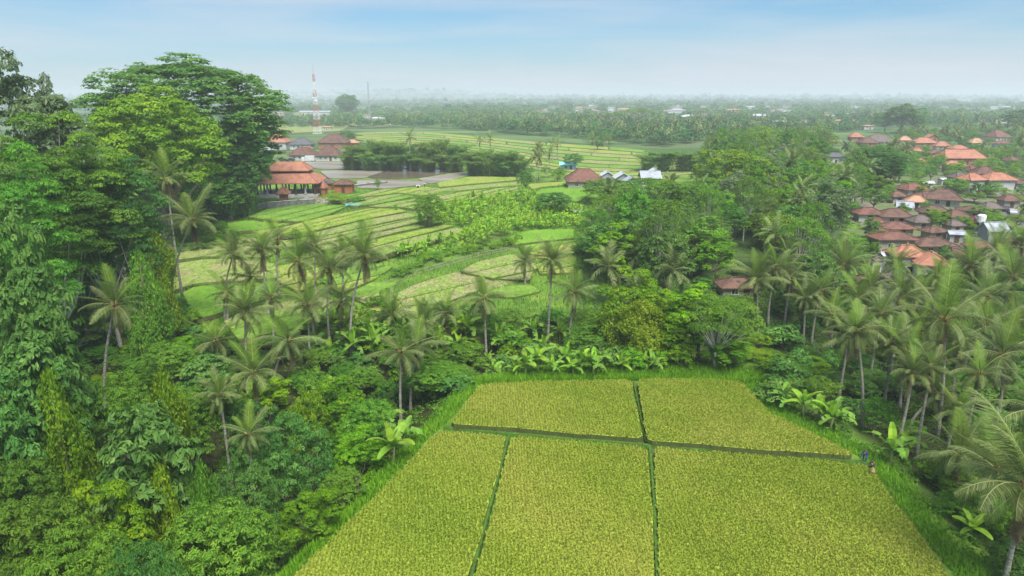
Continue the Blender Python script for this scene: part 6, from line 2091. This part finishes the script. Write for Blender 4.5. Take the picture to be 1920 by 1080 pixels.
T('mango', 318, 640, 80, 100, 'dense tree at the bottom of the left wood edge')
T('mango', 400, 620, 86, 80, 'dense small tree before the bright paddy')
T('mid_a', 872, 640, 92, 70, 'leafy tree behind the ragged palm')
T('mid_a', 950, 612, 96, 70, 'leafy tree between the ragged palm and the white trunk')
T('bright', 1192, 503, 92, 128, 'bright crowned tree draped with creepers beyond the upper plots', rot=.5)
T('vine', 1205, 560, 88, 92, 'creeper curtain under the bright crowned tree', name='vine_covered_tree')
T('vine', 1150, 560, 91, 70, 'creeper covered trunk left of the curtain', name='vine_covered_tree')
T('bright', 1318, 532, 86, 132, 'biggest bright yellow green tree behind the right upper plot', rot=2.4)
T('bright', 1278, 612, 84, 70, 'bright lobe tree at the left foot of the biggest bright tree')
T('bright', 1362, 628, 82, 74, 'bright tree at the right foot of the biggest bright tree')
T('mid_a', 1385, 558, 94, 90, 'leafy tree hiding the walls of the brown roofed house in the grove')
T('mid_b', 1345, 575, 100, 60, 'dark tree between the biggest bright tree and the brown roof')
T('mid_a', 1100, 610, 90, 90, 'dark leafy tree behind the bushy banana plants')
T('sparse', 1225, 335, 152, 230, 'broad sparse tree with grey branches in the middle forest', name='sparse_tree', rot=.2)
T('sparse', 1140, 400, 140, 150, 'wide leafy tree left of the broad sparse one', name='sparse_tree', rot=1.3)
T('mid_c', 1300, 385, 135, 120, 'olive tree with pale stems behind the long trunked palm', name='sparse_tree')
T('mid_d', 1390, 280, 200, 120, 'yellow green tall tree in the middle forest')
T('umbrella', 1418, 241, 330, 84, 'pale yellow flat topped tree', name='umbrella_tree')
T('mid_d', 1470, 400, 150, 130, 'tall yellow green tree standing right of the dark grey palm')
T('mid_b', 1475, 300, 215, 90, 'dark green tree beneath the pale flat topped one')
T('banyan', 1642, 272, 235, 112, 'dark dense tree rising left of the village roofs', name='banyan_tree', rot=1.1)
T('bright', 1585, 318, 230, 56, 'bright green tree left of the dark village tree')
T('mid_b', 1692, 194, 600, 66, 'big dark far tree standing above the village skyline', name='banyan_tree')
T('mid_b', 1716, 202, 606, 50, 'right shoulder of the big dark far tree group', name='banyan_tree')
T('mid_b', 1662, 208, 606, 46, 'lower dark tree left of the big far tree', name='banyan_tree')
T('mid_b', 1912, 204, 600, 60, 'dark far tree at the right edge', name='banyan_tree')
T('banyan', 651, 176, 1150, 42, 'round blue green tree on the left horizon', name='banyan_tree')
T('umbrella', 1196, 200, 640, 62, 'flat topped far tree over the palm plantation', name='umbrella_tree')
T('umbrella', 1150, 208, 640, 44, 'flat topped far tree left of the other', name='umbrella_tree')
Tb('mid_b', 985, 318, 363, 34, 'dark egg shaped tree alone at the edge of the paddies')
Tb('mid_b', 1075, 286, 318, 40, 'round tree beside the light blue shed')
Tb('mid_a', 1140, 333, 380, 110, 'low bushy tree in front of the shed row', rot=1.0)
Tb('mid_b', 1190, 345, 388, 60, 'dark shrubby tree before the pale blue shed')
Tb('mid_b', 1040, 358, 404, 70, 'dark round tree behind the banana patch', rot=.4)
Tb('mid_a', 804, 362, 428, 62, 'leafy shrub tree at the left end of the banana patch')
Tb('mid_a', 708, 335, 357, 14, 'tiny tree by the flooded field', hmin=3)
Tb('bush_b', 742, 382, 396, 10, 'tiny bush on the stubble paddy', name='bush', cat='bush', hmin=1.2)
Tb('mid_d', 632, 362, 384, 46, 'bright bush at the right foot of the pavilion ground', name='bush', cat='bush', hmin=2)
Tb('mid_a', 668, 366, 380, 34, 'low bush in front of the brick building', name='bush', cat='bush', hmin=2)
for i, (a, t_, Y_, w, lab) in enumerate([(500, 284, 400, 36, 'roundish garden tree under the white two storey house'), (530, 286, 402, 34, 'garden tree beside the parked vehicles')]):
    T('mid_c', a, t_, Y_, w, lab)
# clipped round trees in the village gardens
for i, (a, t_, w) in enumerate([(1803, 415, 34), (1748, 402, 30), (1690, 402, 26), (1830, 396, 40), (1862, 404, 36), (1795, 355, 30), (1825, 372, 40), (1850, 362, 34), (1880, 364, 36), (1866, 412, 34),
                                (1810, 420, 36), (1900, 376, 40), (1735, 388, 22), (1850, 420, 30), (1905, 440, 36), (1870, 350, 24), (1700, 512, 34), (1726, 360, 20), (1650, 440, 40), (1638, 418, 34)]):
    Yt = {1700: 135}.get(a)
    if Yt is None:
        Yt = onplane(a, t_ + 26, 0)[1]
    e = T(['mid_a', 'bright', 'mid_d'][i % 3], a, t_, Yt, w, None, name='garden_tree', hmin=3.5)
    zone('among the roofs of the right village', e, ['rounded garden tree', 'bright garden tree', 'yellowish garden tree'][i % 3], a)

# bamboo groves
for i, (a, t_, Y_, w) in enumerate([(668, 274, 345, 46), (700, 264, 345, 50), (735, 268, 340, 50), (770, 272, 342, 46), (805, 268, 340, 50), (832, 262, 336, 50), (858, 272, 330, 44), (690, 284, 338, 46),
                                    (745, 288, 334, 50), (800, 288, 332, 50), (845, 290, 328, 44), (652, 284, 346, 34), (720, 290, 336, 40), (775, 290, 336, 44),
                                    (885, 285, 322, 46), (915, 280, 318, 50), (950, 284, 312, 50), (975, 292, 306, 40), (900, 300, 310, 50), (940, 302, 305, 50), (970, 300, 304, 36)]):
    e = Tb(['bamboo', 'bamboo_b'][i % 2], a, t_, min(330, 318 + (346 - Y_) * 0.28 + (4 if a > 870 else 0)), w * 1.25, None, 'bamboo', name='bamboo_clump')
    zone('in the bamboo grove beyond the flooded field', e, 'bamboo clump', a)
for i, (a, t_, Y_, w) in enumerate([(1215, 290, 340, 50), (1245, 284, 345, 54), (1280, 286, 340, 50), (1300, 296, 330, 40)]):
    e = Tb('bamboo', a, t_, 322, w * 1.2, None, 'bamboo', name='bamboo_clump')
    zone('at the right end of the far fields', e, 'pale bamboo clump', a)

# ------------------------------------------------------------------ woods that fill the ground between
KEEPF = KEEP
TREES = []
FILLS = []
WHAT = {'grey': 'grey green tree', 'umbrella': 'flat topped tree', 'mango': 'small leaved round green tree', 'mango_b': 'blue green tree', 'bright': 'bright green tree', 'mid_a': 'mid green tree', 'mid_b': 'dark green tree', 'mid_c': 'olive tree', 'mid_d': 'yellow green tree',
        'sparse': 'open branched tree', 'layered_b': 'dark layered tree', 'layered': 'layered tree', 'bush': 'green shrub', 'bush_b': 'bright shrub', 'bush_d': 'dark shrub'}


def fill(polypx, tries, spacing, kinds, hr, wr, group, label, seed, world=None, cap=300, palms=0.0, ytop=None, name='broadleaf_tree', cat='tree', respect=True, zmode=0.0):
    rr = random.Random(seed)
    Pw = world or [gp(a, b)[:2] for a, b in polypx]
    xs, ys = [p[0] for p in Pw], [p[1] for p in Pw]
    n = 0
    got = []
    for _ in range(tries):
        x, y = rr.uniform(min(xs), max(xs)), rr.uniform(min(ys), max(ys))
        if not inpoly(x, y, Pw) or any((x - a) ** 2 + (y - b) ** 2 < spacing ** 2 for a, b in got):
            continue
        if any((x - a) ** 2 + (y - b) ** 2 < (r + 0.5) ** 2 for a, b, r in HOUSES):
            continue
        h, w = rr.uniform(*hr), rr.uniform(*wr)
        if name == 'understory_tree' and y > 68:
            h, w = h * 0.62, w * 0.75
        g = tz(x, y)
        pal = rr.random() < palms
        if pal:
            h = rr.uniform(8, 14.5)
            w = 6.0
        tp, bt = proj(x, y, g + h), proj(x, y, g)
        hw = w / 2 / tp[2] * F if tp[2] > 1 else 0
        if tp[0] < -90 or tp[0] > 2010:
            continue
        if ytop and tp[1] < ytop(tp[0]):
            continue
        if respect and any(tp[0] + hw * .7 > k[0] and tp[0] - hw * .7 < k[2] and tp[1] < k[3] and bt[1] > k[1] and y < k[4] + 6 for k in KEEPF):
            continue
        got.append((x, y))
        if pal:
            e = midpalm(x, y, h - 1.5, w * rr.uniform(.6, .75), 'coconut palm' + label[0], group.replace('trees', 'palms').replace('shrubs', 'palms'), rr)
            FILLS.append((e, 'coconut palm', *proj(x, y, g + h)[:2], y))
        else:
            kd = rr.choice(kinds)
            e = tree(kd, x, y, h, w, label[1], cat, group, name)
            FILLS.append((e, WHAT[kd], *proj(x, y, g + h * .7)[:2], y))
        n += 1
        if n >= cap:
            break
    return n


# left gully wood
LW = [(-62, 44), (-30, 42), (-19, 44), (-17, 60), (-12, 76), (-8, 84), (-14, 96), (-44, 97), (-58, 104), (-80, 100), (-85, 60)]
n1_ = fill(None, 3000, 3.2, ['mango', 'mango_b', 'bright', 'mid_a', 'mango'], (3.5, 7.0), (4.0, 6.5), 'low trees filling the gully wood', ['', 'low leafy tree in the wood of the gully left of the rice field'], 21, world=LW, cap=130, name='understory_tree')
n2_ = fill(None, 1500, 5.5, ['layered_b', 'mid_b', 'mid_a'], (9, 16), (7, 9), 'trees of the tall left wood', ['', 'dark tree inside the tall wood at the left'], 22,
           world=[(-66, 88), (-60, 96), (-76, 130), (-86, 150), (-120, 170), (-125, 90), (-85, 80)], cap=50)
# strip beyond the field
n3_ = fill([(620, 700), (700, 668), (880, 672), (1060, 664), (1250, 660), (1300, 690), (1180, 700), (900, 700), (860, 730), (800, 760), (700, 760)], 900, 2.4, ['bush', 'bush_b', 'bush_d', 'mango'],
           (1.8, 3.6), (2.6, 4.2), 'shrubs beyond the far edge of the rice field', ['', 'leafy shrub in the strip beyond the rice field'], 23, cap=110, name='shrub', cat='shrub')
fill([(560, 700), (600, 640), (880, 610), (1090, 600), (1100, 650), (880, 670), (700, 680)], 700, 3.4, ['mid_a', 'bush_d', 'bright', 'bush'], (2.4, 5.0), (3, 5), 'low trees at the foot of the terraces',
     ['', 'low tree at the foot of the terraces behind the field edge palms'], 24, cap=80, name='shrub', cat='shrub')
# middle forest
MF = [(1085, 655), (1078, 430), (1170, 400), (1290, 372), (1300, 330), (1345, 300), (1390, 264), (1500, 262), (1550, 262), (1560, 330), (1600, 345), (1612, 420), (1600, 470), (1630, 560), (1640, 660), (1500, 660), (1380, 700), (1290, 690)]
topf = lambda px: 330 if px < 1180 else (330 if px < 1330 else 235)
n4_ = fill(MF, 16000, 4.9, ['mid_a', 'mid_b', 'mid_c', 'mid_d', 'bright', 'mid_c', 'sparse', 'sparse', 'mid_a', 'grey'], (9, 17), (6.5, 11), 'trees of the middle forest', [' rising out of the middle forest', 'tree crown in the mixed middle forest'], 25, cap=330, palms=.10, ytop=topf, name='forest_tree')
fill(MF, 3000, 4.5, ['bush_d', 'bush', 'mid_b', 'mid_a'], (2.0, 4.5), (3.5, 6), 'shrubs on the floor of the middle forest', ['', 'shrub on the floor of the middle forest'], 37, cap=200, name='shrub', cat='shrub', respect=False)
fill([(330, 450), (420, 430), (440, 446), (400, 470), (335, 480)], 300, 2.6, ['bush_b', 'bush', 'bush_d'], (1.4, 3), (2, 3.6), 'scrub at the left end of the terraces', ['', 'shrub at the left end of the terraces'], 41, cap=26, name='shrub', cat='shrub')
fill([(742, 512), (800, 488), (900, 462), (975, 452), (975, 462), (900, 470), (800, 498), (745, 522)], 900, 2.2, ['bush_b', 'bush'], (1.0, 2.2), (1.8, 3.2), 'scrub above the dirt track', ['', 'shrub on the bank above the dirt track'], 42, cap=44, name='shrub', cat='shrub', respect=False)
fill([(330, 560), (345, 600), (450, 640), (560, 615), (650, 590), (740, 562), (745, 575), (660, 615), (560, 640), (440, 660), (335, 620)], 900, 2.4, ['bush_b', 'bush', 'bush_d'], (1.2, 2.8), (2, 3.6), 'scrub at the lower edge of the terraces', ['', 'shrub at the lower edge of the terraces'], 43, cap=50, name='shrub', cat='shrub', respect=False)
# right grove understory
n5_ = fill([(1390, 745), (1440, 700), (1640, 640), (1920, 600), (2100, 620), (2100, 1000), (1900, 1100), (1800, 960), (1700, 870), (1620, 830)], 900, 3.6, ['mid_b', 'bush_d', 'mango', 'mid_a'], (2.2, 5.0), (3, 5.5),
           'shaded shrubs under the right palm grove', ['', 'shaded shrub under the palms right of the rice field'], 26, cap=90, name='shrub', cat='shrub')
fill([(1600, 660), (1640, 600), (1920, 560), (2100, 560), (2100, 680), (1900, 720), (1640, 700)], 900, 5.0, ['mid_a', 'mid_b', 'mid_d'], (5, 9), (5, 7.5), 'trees behind the right palm grove',
     [' in the rear of the right palm grove', 'leafy tree behind the right palm grove'], 27, cap=60, palms=.5)
fill([(1370, 690), (1340, 610), (1420, 590), (1640, 590), (1660, 640), (1600, 690), (1480, 720)], 1500, 3.6, ['mid_a', 'mid_b', 'bright', 'mango', 'mid_d'], (3.0, 6.0), (3.5, 6), 'trees in front of the middle forest',
     ['', 'leafy tree in front of the middle forest'], 36, cap=70, name='understory_tree')
# village greenery
n6_ = fill([(1600, 560), (1610, 350), (1560, 300), (1700, 250), (1960, 240), (2100, 300), (2100, 600), (1900, 600)], 9000, 4.6, ['mid_a', 'mid_b', 'mid_d', 'bright', 'mid_a'], (3.5, 8), (4.5, 8), 'garden trees of the right village',
           [' in the right village gardens', 'garden tree standing between the village houses'], 28, cap=300, palms=.22, name='garden_tree')
fill([(1600, 560), (1610, 370), (1690, 290), (1960, 270), (1990, 560)], 3000, 5.5, ['bush', 'bright', 'mid_a', 'bush_d', 'mid_d'], (2.6, 4.6), (3.2, 5.0), 'garden shrubs of the right village', ['', 'garden shrub in a village yard'], 38, cap=150, name='garden_shrub', cat='shrub', respect=False)
fill([(1740, 345), (1680, 330), (1650, 300), (1740, 285), (1780, 300), (1800, 330)], 900, 5.0, ['mid_a', 'bright'], (3.5, 7), (4.5, 7), 'trees of the village palm garden', [' in the village garden below the big orange roof', 'tree in the village garden below the big orange roof'], 29, cap=60, palms=.75, name='garden_tree')
n7_ = n8_ = n9_ = 0
fill([(1100, 262), (1160, 272), (1150, 284), (1105, 280)], 60, 6, ['mid_b', 'mid_c'], (6, 9), (7, 9), 'trees on the far field corner', ['', 'dark tree on the corner of the far fields'], 33, cap=9)
fill([(640, 262), (668, 262), (668, 306), (640, 306)], 80, 5, ['mid_b', 'mid_c'], (5, 8), (6, 8), 'trees at the left end of the bamboo', ['', 'tree at the left end of the bamboo grove'], 34, cap=8)
fill([(990, 335), (1060, 325), (1065, 340), (1000, 348)], 80, 4.5, ['mid_a', 'mid_c'], (3.5, 6), (4.5, 7), 'trees left of the dark red roof', [' left of the dark red roof', 'tree left of the dark red roof'], 35, cap=16, palms=.4)

# ------------------------------------------------------------------ distant woods (a far-off mass)
rngf = np.random.default_rng(77)


def bake(name, protoV, protoF, protoT, X, Y, Zb, S, SZ, mat):
    n = len(X)
    a = rngf.uniform(0, 6.28, n)
    c, s = np.cos(a)[:, None], np.sin(a)[:, None]
    vx, vy, vz = protoV[:, 0][None], protoV[:, 1][None], protoV[:, 2][None]
    VX = (vx * c - vy * s) * S[:, None] + X[:, None]
    VY = (vx * s + vy * c) * S[:, None] + Y[:, None]
    VZ = vz * SZ[:, None] + Zb[:, None]
    V = np.stack([VX, VY, VZ], -1).reshape(-1, 3)
    Fc = (protoF[None] + (np.arange(n) * len(protoV))[:, None, None]).reshape(-1, protoF.shape[1])
    t = (protoT[None] + rngf.normal(size=(n, 1)) * 0.16).ravel()
    tag(link(name, mk(name, V, Fc, mat, t)), kind='stuff')


def blob(seed, n, leaf):
    rg = np.random.default_rng(seed)
    d = norm(rg.normal(size=(n, 3)))
    d[:, 2] = np.abs(d[:, 2]) * 1.2 - 0.25
    C = d * np.array([.5, .5, .42]) * rg.uniform(.7, 1.05, (n, 1)) * (1 + .25 * np.sin(d[:, :1] * 5 + seed)) + np.array([0, 0, .58])
    V, Fc = leaf_quads(C, norm(d + np.array([0, 0, .5]) + rg.normal(size=(n, 3)) * .3), leaf * rg.uniform(.7, 1.3, n), .8, rg)
    V[:, 2] = np.maximum(V[:, 2], 0)
    return V, Fc, 0.45 + rg.normal(size=n) * .16


def lowpalm(seed):
    rg = random.Random(seed)
    V, Fc, t = [], [], []
    for i in range(13):
        q = i / 12
        a, el = i * 2.4 + rg.uniform(-.3, .3), 1.3 - 1.9 * q
        l, w = 0.28 * rg.uniform(.8, 1.1), 0.045
        c, s_ = math.cos(a), math.sin(a)
        r1, z1 = l * .55 * math.cos(el), l * .55 * math.sin(el)
        r2, z2 = r1 + l * .5 * math.cos(el - .9), z1 + l * .5 * math.sin(el - .9)
        b = len(V)
        for rr_, zz, ww in ((0, 0, .012), (r1, z1, w), (r2, z2, .012)):
            V += [(rr_ * c - ww * s_, rr_ * s_ + ww * c, zz + .86), (rr_ * c + ww * s_, rr_ * s_ - ww * c, zz + .86 - ww * .4)]
        Fc += [(b, b + 1, b + 3, b + 2), (b + 2, b + 3, b + 5, b + 4)]
        t += [.5 + rg.uniform(-.2, .25)] * 2
    b = len(V)
    V += [(-.012, 0, 0), (.012, 0, 0), (.010, 0, .87), (-.010, 0, .87), (0, -.012, 0), (0, .012, 0), (0, .010, .87), (0, -.010, .87)]
    Fc += [(b, b + 1, b + 2, b + 3), (b + 4, b + 5, b + 6, b + 7)]
    t += [1.0, 1.0]
    return np.array(V), np.array(Fc), np.array(t)


LBX = [400, 500, 640, 760, 880, 1040, 1150, 1250, 1330, 1420, 1560, 1700, 2000]
LBY = [232, 240, 244, 245, 252, 266, 274, 286, 272, 264, 258, 246, 238]


def farband(y0, y1, n, size, seed, nq, leaf, npalm=0, hsc=(0.75, 1.15)):
    rg = np.random.default_rng(seed)

    def sample(k, sz0):
        y = y0 * (y1 / y0) ** rg.random(k * 4)
        x = rg.uniform(-0.82, 0.82, k * 4) * (y + 10)
        px, py, _ = np.vectorize(proj)(x, y, np.zeros_like(x))
        m = py < np.interp(px, LBX, LBY)
        nz_ = vnoise(x, y, .0065, 1)
        m &= (vnoise(x, y, .011, 8) > -.85)
        m &= ~((px < 830) & (py > 203) & (nz_ < np.where(py > 222, -.35, -.05)))
        m &= ~((px >= 830) & (py < 225) & (vnoise(x, y, .004, 3) < -.62))
        for k_ in KEEP:
            if k_[4] > 380:
                sz_ = sz0 * F / np.maximum(y, 1)
                m &= ~((px > k_[0] - sz_ * .5) & (px < k_[2] + sz_ * .5) & (y < k_[4] + 8) & (py - sz_ * .95 < k_[3]) & (y > k_[4] * .4))
                m &= ~((np.abs(px - (k_[0] + k_[2]) / 2) < (k_[2] - k_[0]) / 2 + sz_ * .3) & (np.abs(y - k_[4] - 8) < 16))
        return x[m][:k], y[m][:k]
    x, y = sample(n, size)
    S = size * rg.uniform(.5, 1.3, len(x))
    SZ = np.minimum(S, size * 1.1) * 0.85 * rg.uniform(*hsc, len(x)) * (1 + .3 * vnoise(x, y, .02, 5))
    for q in range(3):
        i = np.arange(q, len(x), 3)
        bv, bf, bt = blob(seed * 10 + q, nq, leaf)
        bake('distant_woods', bv, bf, bt, x[i], y[i], terr(x[i], y[i]) - .3, S[i], SZ[i], LM['far'])
    if npalm:
        x, y = sample(npalm, 12)
        H_ = rg.uniform(7, 15, len(x))
        for q in range(2):
            i = np.arange(q, len(x), 2)
            bv, bf, bt = lowpalm(seed + q)
            bake('distant_palm_plantation', bv, bf, bt, x[i], y[i], terr(x[i], y[i]) - .3, H_[i], H_[i], LM['palm'])


farband(400, 900, 2300, 10.5, 51, 60, .19, 700)
farband(850, 1500, 2600, 12, 55, 34, .24, 250)
farband(1400, 2900, 3400, 16, 52, 20, .32)
farband(2700, 5600, 3000, 24, 53, 12, .42)
farband(5000, 10500, 2400, 48, 54, 8, .55)
# right side belt that starts nearer
# ------------------------------------------------------------------ labels by order within each row
for key, lst in ZONES.items():
    lst.sort(key=lambda q: q[0])
    cnt = {}
    for _, o, what in lst:
        cnt[what] = cnt.get(what, 0) + 1
    seen = {}
    for px, o, what in lst:
        seen[what] = seen.get(what, 0) + 1
        if cnt[what] == 1:
            o['label'] = f'{what} {key}'
        else:
            o['label'] = f'{ORD[min(seen[what], 50) - 1]} {what} from the left {key}'
        nm = {'coconut_palm': 'palms ', 'banana_plant': 'banana plants ', 'bamboo_clump': 'bamboo clumps ', 'garden_tree': 'garden trees ', 'house': 'far roofs '}.get(o.name.split('.')[0], 'plants ')
        o['group'] = nm + key
MARKS = [(530, 340, 'the two tiered pavilion'), (1098, 330, 'the dark red pyramid roof'), (1187, 338, 'the pale blue gabled shed'), (1720, 470, 'the nearest orange house'), (1858, 340, 'the twin orange roofed white houses'),
         (1812, 295, 'the biggest orange roof'), (1390, 540, 'the brown roofed house in the grove'), (1642, 340, 'the dark dense village tree'), (1418, 250, 'the pale yellow flat topped tree'), (1225, 400, 'the broad sparse tree'),
         (1192, 530, 'the bright creeper draped tree'), (1318, 600, 'the biggest bright yellow green tree'), (1192, 460, 'the yellowing palm'), (1303, 440, 'the palm on a long pale trunk'), (1570, 293, 'the white house with dark roof'),
         (410, 740, 'the gully palms'), (215, 560, 'the strongly leaning palm'), (750, 650, 'the twin palms by the upper plot'), (412, 990, 'the round bright mango tree'), (262, 790, 'the rosette leaved tree'),
         (92, 780, 'the creeper column'), (300, 930, 'the creeper curtain'), (548, 830, 'the blue green rounded tree'), (205, 950, 'the yellowish bottom tree'), (312, 335, 'the skirted palm'), (160, 540, 'the white trunk in the left wood'),
         (1036, 490, 'the palm with straight white trunk'), (908, 560, 'the ragged palm'), (1770, 600, 'the biggest grove palm'), (1880, 660, 'the bright hearted palm'), (1625, 860, 'the two farmers'), (1925, 915, 'the nearest palm'),
         (1668, 850, 'the big banana plant by the farmers'), (1556, 780, 'the pale stemmed banana plant'), (1672, 550, 'the lowest dark roofed hut'), (1875, 430, 'the pale grey hall'), (1638, 390, 'the leftmost red brown roof'),
         (1100, 680, 'the bushy banana plants'), (815, 700, 'the tree at the plot corner'), (650, 620, 'the leaning pale palm trunk'), (1600, 640, 'the field side palm'), (1410, 430, 'the dark grey palm'), (1785, 372, 'the askew brown roof'),
         (1690, 424, 'the long red brown roof'), (1881, 255, 'the far right white walled house'), (1470, 400, 'the yellow green tree right of the grey palm'), (1390, 300, 'the tall yellow green tree')]
SLOT = {}
for e, what, px, py, y in FILLS:
    m = min(MARKS, key=lambda q: (q[0] - px) ** 2 + (q[1] - py) ** 2)
    dx, dy = px - m[0], py - m[1]
    rel = ('right of ' if dx > 0 else 'left of ') if abs(dx) > abs(dy) else ('below ' if dy > 0 else 'above ')
    SLOT.setdefault((what, rel, m[2]), []).append((dx * dx + dy * dy, e))
for (what, rel, mk_), lst in SLOT.items():
    lst.sort(key=lambda q: q[0])
    for i, (_, e) in enumerate(lst):
        e['label'] = (what + ' ' + rel + mk_) if len(lst) == 1 else (('nearest ' if i == 0 else ORD[min(i, 49)] + ' nearest ') + what + ' ' + rel + mk_)
print('TREES', NTREE[0], 'fills', n1_, n2_, n3_, n4_, n5_, n6_, n7_, n8_, n9_, 'bananas', len(got), 'objs', len(bpy.data.objects),
      'tris', sum(sum(len(p.vertices) - 2 for p in m.polygons) if len(m.polygons) < 3000 else len(m.polygons) * (2 if len(m.polygons[0].vertices) == 4 else 1) for m in bpy.data.meshes))
for o in bpy.data.objects:
    if 'label' in o and len(o['label'].split()) > 16:
        print('LONG', o.name, o['label'])
